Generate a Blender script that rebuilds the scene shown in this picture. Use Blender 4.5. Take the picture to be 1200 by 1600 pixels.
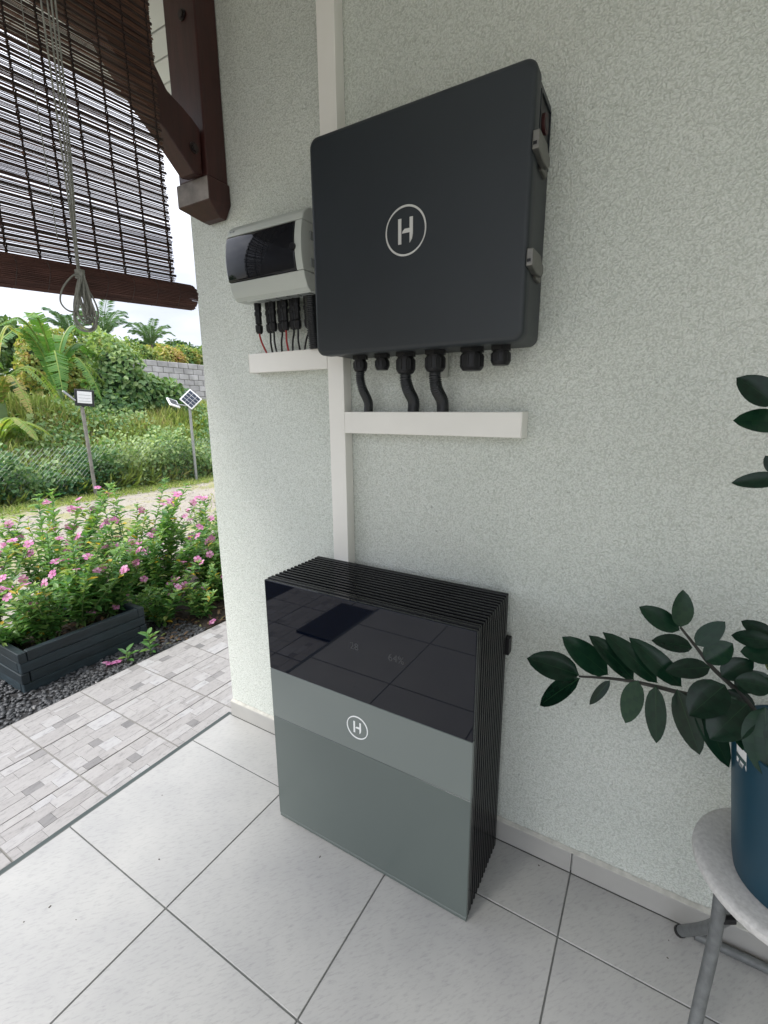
import bpy, bmesh, math, random
import numpy as np
from mathutils import Vector, Matrix, Quaternion
random.seed(11); rng = np.random.default_rng(11)
SC = bpy.context.scene; COL = SC.collection
for o in list(bpy.data.objects): bpy.data.objects.remove(o)
R = math.radians
# ------------------------------------------------------------------ camera
cam = bpy.data.cameras.new('camera'); co = bpy.data.objects.new('camera', cam); COL.objects.link(co)
SC.camera = co
rt = Vector((0.86949, 0.49395, -0.0013)); up = Vector((-0.10291, 0.18373, 0.97758)); fw = Vector((-0.48312, 0.84986, -0.21058))
mw = Matrix.Identity(4)
for i in range(3):
    mw[i][0] = rt[i]; mw[i][1] = up[i]; mw[i][2] = -fw[i]
mw[0][3], mw[1][3], mw[2][3] = 0.2368, -1.2597, 1.4
co.matrix_world = mw
cam.sensor_fit = 'AUTO'; cam.sensor_width = 36; cam.lens = 36*709.98/1600
cam.shift_x = -24.6/1600; cam.shift_y = -6.56/1600
cam.clip_start = .02; cam.clip_end = 2000
SC.render.resolution_x = 768; SC.render.resolution_y = 1024
# ------------------------------------------------------------------ world, sun, exposure
SUN_EL, SUN_AZ = R(50), R(-116)      # azimuth of the direction TO the sun measured from +x, anticlockwise
w = bpy.data.worlds.new('World'); SC.world = w; w.use_nodes = True
nt = w.node_tree; nt.nodes.clear()
out = nt.nodes.new('ShaderNodeOutputWorld'); bg = nt.nodes.new('ShaderNodeBackground')
sky = nt.nodes.new('ShaderNodeTexSky'); sky.sky_type = 'NISHITA'; sky.sun_disc = False
sky.sun_elevation = SUN_EL; sky.sun_rotation = math.pi/2 - SUN_AZ
tc = nt.nodes.new('ShaderNodeTexCoord'); mp = nt.nodes.new('ShaderNodeMapping'); mp.inputs['Scale'].default_value = (1, 1, 2.6)
nz = nt.nodes.new('ShaderNodeTexNoise'); nz.inputs['Scale'].default_value = 3.2; nz.inputs['Detail'].default_value = 7; nz.inputs['Roughness'].default_value = .55
cr = nt.nodes.new('ShaderNodeValToRGB')
cr.color_ramp.elements[0].position = .33; cr.color_ramp.elements[0].color = (2.0, 2.07, 2.36, 1)
cr.color_ramp.elements[1].position = .68; cr.color_ramp.elements[1].color = (3.2, 3.26, 3.46, 1)
mx = nt.nodes.new('ShaderNodeMix'); mx.data_type = 'RGBA'; mx.inputs[0].default_value = .88
L = nt.links.new
L(tc.outputs['Generated'], mp.inputs[0]); L(mp.outputs[0], nz.inputs['Vector']); L(nz.outputs['Fac'], cr.inputs[0])
sx_ = nt.nodes.new('ShaderNodeSeparateXYZ'); mz = nt.nodes.new('ShaderNodeMapRange'); mz.inputs[1].default_value = 0; mz.inputs[2].default_value = 1; mz.inputs[3].default_value = 1; mz.inputs[4].default_value = 4
L(tc.outputs['Generated'], sx_.inputs[0]); L(sx_.outputs[2], mz.inputs[0])
vs_ = nt.nodes.new('ShaderNodeVectorMath'); vs_.operation = 'SCALE'; L(cr.outputs[0], vs_.inputs[0]); L(mz.outputs[0], vs_.inputs['Scale'])
L(sky.outputs[0], mx.inputs[6]); L(vs_.outputs[0], mx.inputs[7]); L(mx.outputs[2], bg.inputs[0])
bg.inputs[1].default_value = .1; L(bg.outputs[0], out.inputs[0])
sl = bpy.data.lights.new('sun', 'SUN'); so = bpy.data.objects.new('sun', sl); COL.objects.link(so)
sl.energy = 1.5; sl.angle = R(18); sl.color = (1, .96, .9)
d = Vector((math.cos(SUN_EL)*math.cos(SUN_AZ), math.cos(SUN_EL)*math.sin(SUN_AZ), math.sin(SUN_EL)))
so.rotation_euler = d.to_track_quat('Z', 'Y').to_euler()
SC.view_settings.view_transform = 'Standard'; SC.view_settings.look = 'None'
SC.view_settings.gamma = 1; SC.view_settings.use_curve_mapping = False
SC.view_settings.exposure = 1.5
# ------------------------------------------------------------------ materials
MATS = {}
def newmat(name):
    m = bpy.data.materials.new(name); m.use_nodes = True
    MATS[name] = m
    n = m.node_tree.nodes; return m, n, m.node_tree.links.new, n['Principled BSDF']
def ramp(n, stops):
    r = n.new('ShaderNodeValToRGB'); e = r.color_ramp.elements
    while len(e) < len(stops): e.new(.5)
    for el, (p, c) in zip(e, stops): el.position = p; el.color = (*c, 1)
    return r
def noise(n, l, vec, scale, detail=4, rough=.55):
    t = n.new('ShaderNodeTexNoise'); t.inputs['Scale'].default_value = scale; t.inputs['Detail'].default_value = detail; t.inputs['Roughness'].default_value = rough
    if vec: l(vec, t.inputs['Vector'])
    return t
def coords(n, l, stretch=(1, 1, 1), perobj=True):
    t = n.new('ShaderNodeTexCoord'); mpn = n.new('ShaderNodeMapping'); mpn.inputs['Scale'].default_value = stretch
    l(t.outputs['Object'], mpn.inputs[0])
    if perobj:
        oi = n.new('ShaderNodeObjectInfo'); ml = n.new('ShaderNodeMath'); ml.operation = 'MULTIPLY'; ml.inputs[1].default_value = 37
        l(oi.outputs['Random'], ml.inputs[0]); cx = n.new('ShaderNodeCombineXYZ')
        l(ml.outputs[0], cx.inputs[0]); l(ml.outputs[0], cx.inputs[1]); l(cx.outputs[0], mpn.inputs['Location'])
    return mpn.outputs[0]
def mat(name, col, rough=.5, metal=0, var=.12, vscale=6, bump=0, bscale=150, stretch=(1, 1, 1), objvar=0, spec=.5, coat=0, rvar=.06):
    m, n, l, p = newmat(name)
    v = coords(n, l, stretch)
    nz = noise(n, l, v, vscale)
    c = Vector(col); r = ramp(n, [(.3, c*(1-var)), (.7, c*(1+var))]); l(nz.outputs['Fac'], r.inputs[0])
    colout = r.outputs[0]
    if objvar:
        oi = n.new('ShaderNodeObjectInfo'); mr = n.new('ShaderNodeMapRange'); mr.inputs[3].default_value = 1-objvar; mr.inputs[4].default_value = 1+objvar
        l(oi.outputs['Random'], mr.inputs[0]); vm = n.new('ShaderNodeVectorMath'); vm.operation = 'SCALE'
        l(colout, vm.inputs[0]); l(mr.outputs[0], vm.inputs['Scale']); colout = vm.outputs[0]
    l(colout, p.inputs['Base Color'])
    if rvar:
        n2 = noise(n, l, v, vscale*2.7, 5); mr2 = n.new('ShaderNodeMapRange'); mr2.inputs[3].default_value = max(.02, rough-rvar); mr2.inputs[4].default_value = min(1, rough+rvar)
        l(n2.outputs['Fac'], mr2.inputs[0]); l(mr2.outputs[0], p.inputs['Roughness'])
    else: p.inputs['Roughness'].default_value = rough
    p.inputs['Metallic'].default_value = metal; p.inputs['Specular IOR Level'].default_value = spec
    p.inputs['Coat Weight'].default_value = coat; p.inputs['Coat Roughness'].default_value = .08
    if bump:
        n3 = noise(n, l, v, bscale, 3); b = n.new('ShaderNodeBump'); b.inputs['Strength'].default_value = bump; b.inputs['Distance'].default_value = .004
        l(n3.outputs['Fac'], b.inputs['Height']); l(b.outputs[0], p.inputs['Normal'])
    return m
def leafmat(name, stops, rough=.45, trans=.35, spec=.4, attr='tint'):
    m, n, l, p = newmat(name)
    a = n.new('ShaderNodeAttribute'); a.attribute_name = attr
    r = ramp(n, stops); l(a.outputs['Fac'], r.inputs[0]); l(r.outputs[0], p.inputs['Base Color'])
    p.inputs['Roughness'].default_value = rough; p.inputs['Specular IOR Level'].default_value = spec
    if trans:
        t = n.new('ShaderNodeBsdfTranslucent'); g = n.new('ShaderNodeVectorMath'); g.operation = 'MULTIPLY'; g.inputs[1].default_value = (1.15, 1.2, .55)
        l(r.outputs[0], g.inputs[0]); l(g.outputs[0], t.inputs[0])
        ms = n.new('ShaderNodeMixShader'); ms.inputs[0].default_value = trans
        l(p.outputs[0], ms.inputs[1]); l(t.outputs[0], ms.inputs[2]); l(ms.outputs[0], n['Material Output'].inputs['Surface'])
    return m
# stucco
def stucco():
    m, n, l, p = newmat('stucco')
    v = coords(n, l, perobj=False)
    a = noise(n, l, v, 1.6, 5); r = ramp(n, [(.28, (.67, .71, .655)), (.72, (.755, .78, .73))]); l(a.outputs['Fac'], r.inputs[0])
    sp = noise(n, l, v, 62, 2, .5); r2 = ramp(n, [(.25, (.45, .47, .44)), (.33, (1, 1, 1))]); l(sp.outputs['Fac'], r2.inputs[0])
    mm = n.new('ShaderNodeMix'); mm.data_type = 'RGBA'; mm.blend_type = 'MULTIPLY'; mm.inputs[0].default_value = .55
    l(r.outputs[0], mm.inputs[6]); l(r2.outputs[0], mm.inputs[7]); l(mm.outputs[2], p.inputs['Base Color'])
    p.inputs['Roughness'].default_value = .85; p.inputs['Specular IOR Level'].default_value = .25
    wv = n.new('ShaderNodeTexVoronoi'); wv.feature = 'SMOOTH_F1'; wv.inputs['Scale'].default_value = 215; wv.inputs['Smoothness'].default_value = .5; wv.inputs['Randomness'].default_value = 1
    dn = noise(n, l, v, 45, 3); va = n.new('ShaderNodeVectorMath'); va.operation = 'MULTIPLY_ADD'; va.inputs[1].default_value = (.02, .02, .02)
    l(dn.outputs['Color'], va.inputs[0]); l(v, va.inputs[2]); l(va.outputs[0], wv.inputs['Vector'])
    f2 = noise(n, l, v, 420, 3); ad = n.new('ShaderNodeMath'); ad.operation = 'MULTIPLY_ADD'; ad.inputs[1].default_value = .45
    iv_ = n.new('ShaderNodeMath'); iv_.operation = 'SUBTRACT'; iv_.inputs[0].default_value = 1; l(wv.outputs['Distance'], iv_.inputs[1])
    l(f2.outputs['Fac'], ad.inputs[0]); l(iv_.outputs[0], ad.inputs[2])
    r3 = ramp(n, [(.30, (1, 1, 1)), (.72, (.745, .755, .735))]); l(wv.outputs['Distance'], r3.inputs[0])  # shade in the crevices between grains, painted into the base colour
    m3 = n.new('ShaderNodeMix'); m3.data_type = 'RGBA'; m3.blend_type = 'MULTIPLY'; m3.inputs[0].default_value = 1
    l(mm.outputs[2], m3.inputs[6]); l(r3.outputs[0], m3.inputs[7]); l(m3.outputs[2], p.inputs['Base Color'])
    b = n.new('ShaderNodeBump'); b.inputs['Strength'].default_value = 1; b.inputs['Distance'].default_value = .003
    l(ad.outputs[0], b.inputs['Height']); l(b.outputs[0], p.inputs['Normal'])
    return m
def floor_tile_mat():
    m, n, l, p = newmat('floor_tile')
    v = coords(n, l); vs = coords(n, l, (60, 11, 1))
    a = noise(n, l, v, 5, 6); r = ramp(n, [(.3, (.34, .34, .335)), (.7, (.40, .398, .385))]); l(a.outputs['Fac'], r.inputs[0])
    rotm = n.new('ShaderNodeVectorRotate'); rotm.inputs['Angle'].default_value = .7; l(v, rotm.inputs['Vector'])
    mp2 = n.new('ShaderNodeMapping'); mp2.inputs['Scale'].default_value = (75, 17, 1); l(rotm.outputs[0], mp2.inputs[0])
    s = noise(n, l, mp2.outputs[0], 2.2, 5, .7); r2 = ramp(n, [(.28, (.60, .61, .62)), (.5, (1, 1, 1))]); l(s.outputs['Fac'], r2.inputs[0])
    mm = n.new('ShaderNodeMix'); mm.data_type = 'RGBA'; mm.blend_type = 'MULTIPLY'; mm.inputs[0].default_value = .6
    l(r.outputs[0], mm.inputs[6]); l(r2.outputs[0], mm.inputs[7]); l(mm.outputs[2], p.inputs['Base Color'])
    rr = n.new('ShaderNodeMapRange'); rr.inputs[3].default_value = .34; rr.inputs[4].default_value = .55; l(s.outputs['Fac'], rr.inputs[0]); l(rr.outputs[0], p.inputs['Roughness'])
    b = n.new('ShaderNodeBump'); b.inputs['Strength'].default_value = .12; b.inputs['Distance'].default_value = .002; l(s.outputs['Fac'], b.inputs['Height']); l(b.outputs[0], p.inputs['Normal'])
    return m
def path_tile_mat():
    m, n, l, p = newmat('path_tile')
    v = coords(n, l)
    at = n.new('ShaderNodeAttribute'); at.attribute_name = 'tint'
    r0 = ramp(n, [(0, (.12, .117, .117)), (.2, (.18, .175, .175)), (.45, (.26, .25, .245)), (.75, (.32, .31, .305)), (1, (.37, .37, .38))]); l(at.outputs['Fac'], r0.inputs[0])
    mp2 = n.new('ShaderNodeMapping'); mp2.inputs['Scale'].default_value = (44, 20, 1); mp2.inputs['Rotation'].default_value = (0, 0, .5); l(v, mp2.inputs[0])
    s = noise(n, l, mp2.outputs[0], 1.3, 7, .72); r2 = ramp(n, [(.3, (.5, .5, .51)), (.47, (.98, .98, .98)), (.72, (1.12, 1.12, 1.12))]); l(s.outputs['Fac'], r2.inputs[0])
    mm = n.new('ShaderNodeMix'); mm.data_type = 'RGBA'; mm.blend_type = 'MULTIPLY'; mm.inputs[0].default_value = .8
    l(r0.outputs[0], mm.inputs[6]); l(r2.outputs[0], mm.inputs[7]); l(mm.outputs[2], p.inputs['Base Color'])
    p.inputs['Roughness'].default_value = .6
    b = n.new('ShaderNodeBump'); b.inputs['Strength'].default_value = .4; b.inputs['Distance'].default_value = .0036; l(s.outputs['Fac'], b.inputs['Height']); l(b.outputs[0], p.inputs['Normal'])
    return m
def ground_mat():
    m, n, l, p = newmat('yard_ground')
    t = n.new('ShaderNodeTexCoord'); v = t.outputs['Object']
    a = noise(n, l, v, .9, 6, .6); b = noise(n, l, v, 9, 6, .7)
    ad = n.new('ShaderNodeMath'); ad.operation = 'MULTIPLY_ADD'; ad.inputs[1].default_value = .35; l(b.outputs['Fac'], ad.inputs[0]); l(a.outputs['Fac'], ad.inputs[2])
    r = ramp(n, [(.5, (.28, .25, .21)), (.68, (.33, .30, .255)), (.76, (.28, .27, .13)), (.9, (.13, .17, .05))]); l(ad.outputs[0], r.inputs[0])
    c = noise(n, l, v, 60, 5, .7); r2 = ramp(n, [(.3, (.55, .55, .55)), (.6, (1.1, 1.1, 1.1))]); l(c.outputs['Fac'], r2.inputs[0])
    mm = n.new('ShaderNodeMix'); mm.data_type = 'RGBA'; mm.blend_type = 'MULTIPLY'; mm.inputs[0].default_value = .8
    l(r.outputs[0], mm.inputs[6]); l(r2.outputs[0], mm.inputs[7]); l(mm.outputs[2], p.inputs['Base Color'])
    p.inputs['Roughness'].default_value = .95
    bp = n.new('ShaderNodeBump'); bp.inputs['Strength'].default_value = .7; bp.inputs['Distance'].default_value = .02; l(c.outputs['Fac'], bp.inputs['Height']); l(bp.outputs[0], p.inputs['Normal'])
    return m
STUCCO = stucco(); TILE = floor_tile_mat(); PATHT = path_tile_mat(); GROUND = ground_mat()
GROUT = mat('grout', (.12, .125, .12), .9, var=.2, vscale=20)
SKIRT = mat('skirting_tile', (.36, .355, .335), .5, var=.06, vscale=9)
MORTAR = mat('mortar', (.47, .465, .42), .95, var=.18, vscale=40, bump=.6, bscale=300)
CEIL = mat('white_board', (.74, .75, .72), .55, var=.05, vscale=4, objvar=.03)
ROOFM = mat('roof_sheet', (.35, .14, .09), .7)
PVC = mat('white_pvc', (.80, .785, .735), .38, var=.03, vscale=5)
PVCD = mat('pvc_shadow_seam', (.42, .42, .39), .5, var=.03)
CAB = mat('charcoal_coating', (.0155, .0205, .0245), .45, var=.10, vscale=2.2, bump=.06, bscale=900)
BLACKP = mat('black_plastic', (.006, .006, .007), .42, var=.1, vscale=30, spec=.35)
HOSE = mat('black_hose', (.010, .012, .014), .38, var=.1)
METAL = mat('latch_metal', (.20, .195, .18), .45, metal=.85, var=.1, vscale=40)
WHITEP = mat('emblem_silver', (.62, .62, .59), .35, metal=.2, var=.03)
WHITEM = mat('emblem_white', (.82, .83, .82), .4, var=.02)
REDL = mat('red_label', (.04, .006, .007), .5, var=.1)
FINB = mat('black_fin', (.003, .0033, .004), .17, var=.1, vscale=12, rvar=.04, spec=.2, coat=.0)
GLASSB = mat('black_glass', (.0015, .003, .008), .025, var=.05, rvar=.008, spec=.27)
PANELU = mat('grey_green_panel_painted_sheen', (.155, .180, .168), .24, var=.03, vscale=2, rvar=.03)  # lighter copy of the lower panel's colour, floor reflection painted in
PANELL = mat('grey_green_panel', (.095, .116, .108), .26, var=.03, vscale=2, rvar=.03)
DIM = mat('unlit_display_segment', (.015, .018, .022), .3, var=.03)
LGREY = mat('light_grey_plastic', (.50, .53, .49), .42, var=.03, vscale=7)
MGREY = mat('mid_grey_plastic', (.22, .24, .235), .45, var=.05)
def smoked():
    m, n, l, p = newmat('smoked_window')
    p.inputs['Base Color'].default_value = (.010, .011, .014, 1); p.inputs['Roughness'].default_value = .05; p.inputs['Specular IOR Level'].default_value = .32
    p.inputs['Coat Weight'].default_value = 0; p.inputs['Coat Roughness'].default_value = .03
    return m
SMOKE = smoked()
REDW = mat('red_wire', (.33, .02, .02), .4, var=.05)
WOOD = mat('dark_red_timber', (.040, .0105, .0085), .42, var=.28, vscale=7, stretch=(6, 6, .7), bump=.15, bscale=60, rvar=.1)
WOODEND = mat('weathered_timber', (.20, .18, .165), .8, var=.35, vscale=18, bump=.5, bscale=80)
BAMB = mat('brown_reed', (.10, .044, .026), .55, var=.25, vscale=25, objvar=.45)
BAMBD = mat('dark_slat', (.030, .013, .010), .5, var=.2, vscale=25, objvar=.25)
STRING = mat('dark_string', (.022, .013, .011), .9, var=.2)
CORD = mat('grey_cord', (.26, .26, .23), .8, var=.2, vscale=60, bump=.4, bscale=400)
STOOLT = mat('pale_mottled_seat', (.56, .55, .53), .65, var=.13, vscale=120, bump=.2, bscale=200)
TUBEM = mat('grey_tube_paint', (.12, .128, .128), .42, var=.2, vscale=60, bump=.15, bscale=220)
POTM = mat('blue_pot', (.002, .040, .068), .42, var=.06, vscale=3)
SOIL = mat('soil', (.035, .025, .018), .95, var=.4, vscale=60, bump=1, bscale=120)
PAPER = mat('white_paper', (.78, .78, .76), .6, var=.02)
PLANKM = mat('blue_black_plank', (.015, .026, .033), .55, var=.35, vscale=9, stretch=(1, 1, 6), bump=.35, bscale=50, objvar=.3, rvar=.12)
PEBB = leafmat('black_pebble', [(0, (.03, .032, .035)), (.6, (.075, .078, .083)), (.93, (.14, .14, .145)), (1, (.40, .39, .38))], .5, 0)
PEBBED = mat('dark_gravel_bed', (.022, .022, .023), .95, var=.4, vscale=60)
PETAL = leafmat('pink_petal', [(0, (.52, .16, .38)), (.6, (.60, .24, .46)), (1, (.68, .38, .56))], .6, .3)
PETALC = mat('magenta_eye', (.45, .04, .18), .6)
GALV = mat('galvanised_steel', (.34, .35, .35), .5, metal=.6, var=.15, vscale=30)
GALVD = mat('rusty_galvanised_steel', (.22, .21, .19), .65, metal=.35, var=.3, vscale=18)
LAMPB = mat('lamp_housing', (.02, .024, .026), .5)
LAMPW = mat('lamp_lens', (.78, .79, .80), .3, var=.05, vscale=40)
SOLAR = mat('solar_cell', (.018, .028, .05), .2, var=.3)
BLOCK = mat('concrete_block', (.40, .39, .39), .92, var=.22, vscale=3, bump=.5, bscale=40, objvar=.10)
RUBBER = mat('dark_rubber', (.012, .012, .012), .8)
BARK = mat('bark', (.12, .09, .065), .9, var=.3, vscale=14, bump=.8, bscale=30)
STEMG = mat('green_stem', (.10, .16, .05), .6, var=.2)
STEMD = mat('dark_stem', (.020, .020, .014), .5, var=.3, vscale=40)
ZZ = leafmat('glossy_dark_leaf', [(0, (.003, .013, .007)), (.6, (.006, .028, .014)), (.9, (.012, .042, .018)), (1, (.12, .15, .03))], .25, 0, .26)
VINCA = leafmat('periwinkle_leaf', [(0, (.045, .135, .045)), (.45, (.10, .25, .07)), (.8, (.24, .40, .12)), (.95, (.42, .48, .16)), (1, (.66, .46, .06))], .36, .4, .5)
GRASS = leafmat('grass_blade', [(0, (.14, .24, .06)), (.45, (.32, .42, .13)), (.8, (.46, .51, .21)), (1, (.56, .50, .30))], .6, .4, .2)
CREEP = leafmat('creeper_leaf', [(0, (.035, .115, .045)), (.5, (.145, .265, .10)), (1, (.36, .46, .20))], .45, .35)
BANANA = leafmat('banana_leaf', [(0, (.05, .15, .035)), (.5, (.12, .27, .06)), (.8, (.30, .42, .10)), (1, (.45, .36, .14))], .42, .4)
PALMM = leafmat('palm_frond', [(0, (.05, .125, .055)), (.6, (.13, .235, .10)), (1, (.32, .36, .15))], .5, .3)
CROTON = leafmat('croton_leaf', [(0, (.09, .20, .06)), (.45, (.30, .38, .11)), (.78, (.50, .42, .14)), (1, (.44, .24, .12))], .5, .35)
TREEM = leafmat('tree_leaf', [(0, (.035, .085, .035)), (.6, (.09, .17, .06)), (1, (.21, .29, .11))], .5, .3)
# ------------------------------------------------------------------ object helpers
def tag(o, label=None, cat=None, group=None, kind=None):
    for k, v in (('label', label), ('category', cat), ('group', group), ('kind', kind)):
        if v: o[k] = v
    return o
def empty(name, loc, label, cat, group=None):
    o = bpy.data.objects.new(name, None); COL.objects.link(o); o.location = loc; o.empty_display_size = .05
    bpy.context.view_layer.update() if False else None
    return tag(o, label, cat, group)
def wmat(o):
    m = Matrix.LocRotScale(o.location, o.rotation_euler, o.scale)
    return wmat(o.parent) @ o.matrix_parent_inverse @ m if o.parent else m
def attach(o, parent):
    """parent keeping o where it was built in world coordinates"""
    if parent:
        o.parent = parent; o.matrix_parent_inverse = wmat(parent).inverted()
    return o
def link(name, me, parent=None, loc=None):
    o = bpy.data.objects.new(name, me); COL.objects.link(o)
    if loc is not None: o.location = loc
    return attach(o, parent)
class MB:
    def __init__(s): s.v = []; s.f = []; s.mi = []; s.t = []
    def add(s, vs, fs, mi=0, t=None):
        b = len(s.v); s.v += [tuple(x) for x in vs]
        for f in fs: s.f.append([b+i for i in f]); s.mi.append(mi); s.t.append(random.random() if t is None else t)
        return s
    def box(s, a, b, mi=0, M=None, t=None):
        x0, y0, z0 = a; x1, y1, z1 = b
        vs = [Vector(p) for p in ((x0,y0,z0),(x1,y0,z0),(x1,y1,z0),(x0,y1,z0),(x0,y0,z1),(x1,y0,z1),(x1,y1,z1),(x0,y1,z1))]
        if M: vs = [M @ p for p in vs]
        return s.add(vs, [(0,3,2,1),(4,5,6,7),(0,1,5,4),(1,2,6,5),(2,3,7,6),(3,0,4,7)], mi, t)
    def tube(s, path, r, n=8, mi=0, cap=True, t=None):
        P = [Vector(p) for p in path]; m = len(P)
        rs = list(r) if hasattr(r, '__len__') else [r]*m
        tn = [(P[min(i+1, m-1)]-P[max(i-1, 0)]) for i in range(m)]
        tn = [x.normalized() if x.length > 1e-9 else Vector((0, 0, 1)) for x in tn]
        u = tn[0].orthogonal().normalized(); vs = []
        for i in range(m):
            u = (u - tn[i]*u.dot(tn[i])); u = u.normalized() if u.length > 1e-6 else tn[i].orthogonal().normalized()
            q = tn[i].cross(u)
            for k in range(n):
                a = 2*math.pi*k/n; vs.append(P[i]+(u*math.cos(a)+q*math.sin(a))*rs[i])
        fs = [(i*n+k, i*n+(k+1) % n, (i+1)*n+(k+1) % n, (i+1)*n+k) for i in range(m-1) for k in range(n)]
        if cap: fs += [tuple(range(n-1, -1, -1)), tuple((m-1)*n+k for k in range(n))]
        return s.add(vs, fs, mi, t)
    def lathe(s, prof, c, n=32, mi=0):
        vs = []; m = len(prof)
        for r, z in prof:
            for k in range(n):
                a = 2*math.pi*k/n; vs.append((c[0]+r*math.cos(a), c[1]+r*math.sin(a), c[2]+z))
        fs = [(i*n+k, i*n+(k+1) % n, (i+1)*n+(k+1) % n, (i+1)*n+k) for i in range(m-1) for k in range(n)]
        fs += [tuple(range(n-1, -1, -1)), tuple((m-1)*n+k for k in range(n))]
        return s.add(vs, fs, mi)
    def prism(s, poly, axis, a, b, mi=0, t=None):
        """polygon in the other two axes (in xyz order) extruded along axis from a to b"""
        def P(p, c): q = list(p); q.insert(axis, c); return tuple(q)
        n = len(poly); vs = [P(p, a) for p in poly]+[P(p, b) for p in poly]
        fs = [tuple(range(n-1, -1, -1)), tuple(range(n, 2*n))]+[(i, (i+1) % n, n+(i+1) % n, n+i) for i in range(n)]
        return s.add(vs, fs, mi, t)
    def mesh(s, name, mats, smooth=False, bevel=0, seg=2, tint=False, fixn=True, ang=40):
        me = bpy.data.meshes.new(name); me.from_pydata(s.v, [], s.f)
        for m in (mats if isinstance(mats, (list, tuple)) else [mats]): me.materials.append(m)
        me.polygons.foreach_set('material_index', s.mi)
        if tint:
            a = me.attributes.new('tint', 'FLOAT', 'FACE'); a.data.foreach_set('value', s.t)
        if bevel or fixn:
            bm = bmesh.new(); bm.from_mesh(me)
            if fixn: bmesh.ops.recalc_face_normals(bm, faces=bm.faces)
            if bevel:
                es = [e for e in bm.edges if len(e.link_faces) == 2 and e.calc_face_angle(0) > R(ang)]
                bmesh.ops.bevel(bm, geom=es, offset=bevel, segments=seg, affect='EDGES', profile=.5, clamp_overlap=True)
            bm.to_mesh(me); bm.free()
        if smooth or bevel:
            me.polygons.foreach_set('use_smooth', [True]*len(me.polygons))
            me.set_sharp_from_angle(angle=R(35 if smooth else 18))
        me.update(); return me
    def obj(s, name, mats, parent=None, **k):
        return link(name, s.mesh(name, mats, **k), parent)
def ctr(o):
    """move a one-mesh thing's origin to its base centre"""
    vs = [v.co for v in o.data.vertices]
    c = Vector(((min(v.x for v in vs)+max(v.x for v in vs))/2, (min(v.y for v in vs)+max(v.y for v in vs))/2, min(v.z for v in vs)))
    o.data.transform(Matrix.Translation(-c)); o.location = o.location+c
    return o
def smooth_path(P, k=6):
    P = [Vector(p) for p in P]; Q = [P[0]*2-P[1]]+P+[P[-1]*2-P[-2]]; o = []
    for i in range(1, len(Q)-2):
        for j in range(k):
            t = j/k; a, b, c, d_ = Q[i-1], Q[i], Q[i+1], Q[i+2]
            o.append(.5*((2*b)+(c-a)*t+(2*a-5*b+4*c-d_)*t*t+(3*b-a-3*c+d_)*t**3))
    return o+[P[-1]]
def nrm(a): return a/np.maximum(np.linalg.norm(a, axis=1, keepdims=True), 1e-9)
def leaf_cloud(name, B, D, N, Ln, W, tint, m, parent=None, fold=.25, droop=.15):
    """hex leaves: two quads each, folded on the midrib. B base, D direction, N rough normal"""
    n = len(B); D = nrm(D); S = nrm(np.cross(D, N)); N = np.cross(S, D)
    Ln = np.broadcast_to(np.asarray(Ln, float), n)[:, None]; W = np.broadcast_to(np.asarray(W, float), n)[:, None]
    def pt(f, side, k): return B+D*Ln*f+S*W*.5*side*k+N*(W*fold*abs(side)*k-Ln*droop*f*f)
    V = np.stack([pt(0, 0, 0), pt(.32, 1, .92), pt(.7, 1, .78), pt(1, 0, 0), pt(.7, -1, .78), pt(.32, -1, .92)], 1).reshape(-1, 3)
    b = np.arange(n)[:, None]*6
    F = np.concatenate([b+np.array([[0, 1, 2, 3]]), b+np.array([[0, 3, 4, 5]])], 1).reshape(-1)
    me = bpy.data.meshes.new(name); me.vertices.add(n*6); me.vertices.foreach_set('co', V.astype(np.float32).ravel())
    me.loops.add(n*8); me.loops.foreach_set('vertex_index', F.astype(np.int32))
    me.polygons.add(n*2); me.polygons.foreach_set('loop_start', np.arange(0, n*8, 4, dtype=np.int32))
    a = me.attributes.new('tint', 'FLOAT', 'FACE'); a.data.foreach_set('value', np.repeat(np.clip(tint, 0, 1), 2).astype(np.float32))
    me.materials.append(m); me.update(calc_edges=True); me.validate()
    return link(name, me, parent)
def rdir(n, zb=0.):
    a = rng.normal(size=(n, 3)); a[:, 2] += zb; return nrm(a)
def U(a, b, n=None): return rng.uniform(a, b, n)
# ================================================================== SETTING
# ground sheet
xs = np.concatenate([np.linspace(-220, -40, 10), np.linspace(-36, -7, 59), np.linspace(-6.5, 60, 30)])
ys = np.concatenate([np.linspace(-150, -14, 12), np.linspace(-12, 34, 93), np.linspace(40, 220, 10)])
def gz(x, y):
    t = np.clip((-x-8.45)/4.2, 0, 1); t = t*t*(3-2*t)
    return -.055+t*1.32+t*.10*np.sin(y*1.3+x*.7)+t*.06*np.sin(x*2.3-y*.9)
g = MB(); X, Y = np.meshgrid(xs, ys, indexing='ij'); Z = gz(X, Y)
m_, n_ = X.shape
g.v = list(zip(X.ravel().tolist(), Y.ravel().tolist(), Z.ravel().tolist()))
g.f = [[i*n_+j, (i+1)*n_+j, (i+1)*n_+j+1, i*n_+j+1] for i in range(m_-1) for j in range(n_-1)]
g.mi = [0]*len(g.f); g.t = g.mi
tag(g.obj('yard_ground', GROUND, fixn=False, smooth=True), kind='structure')
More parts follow.
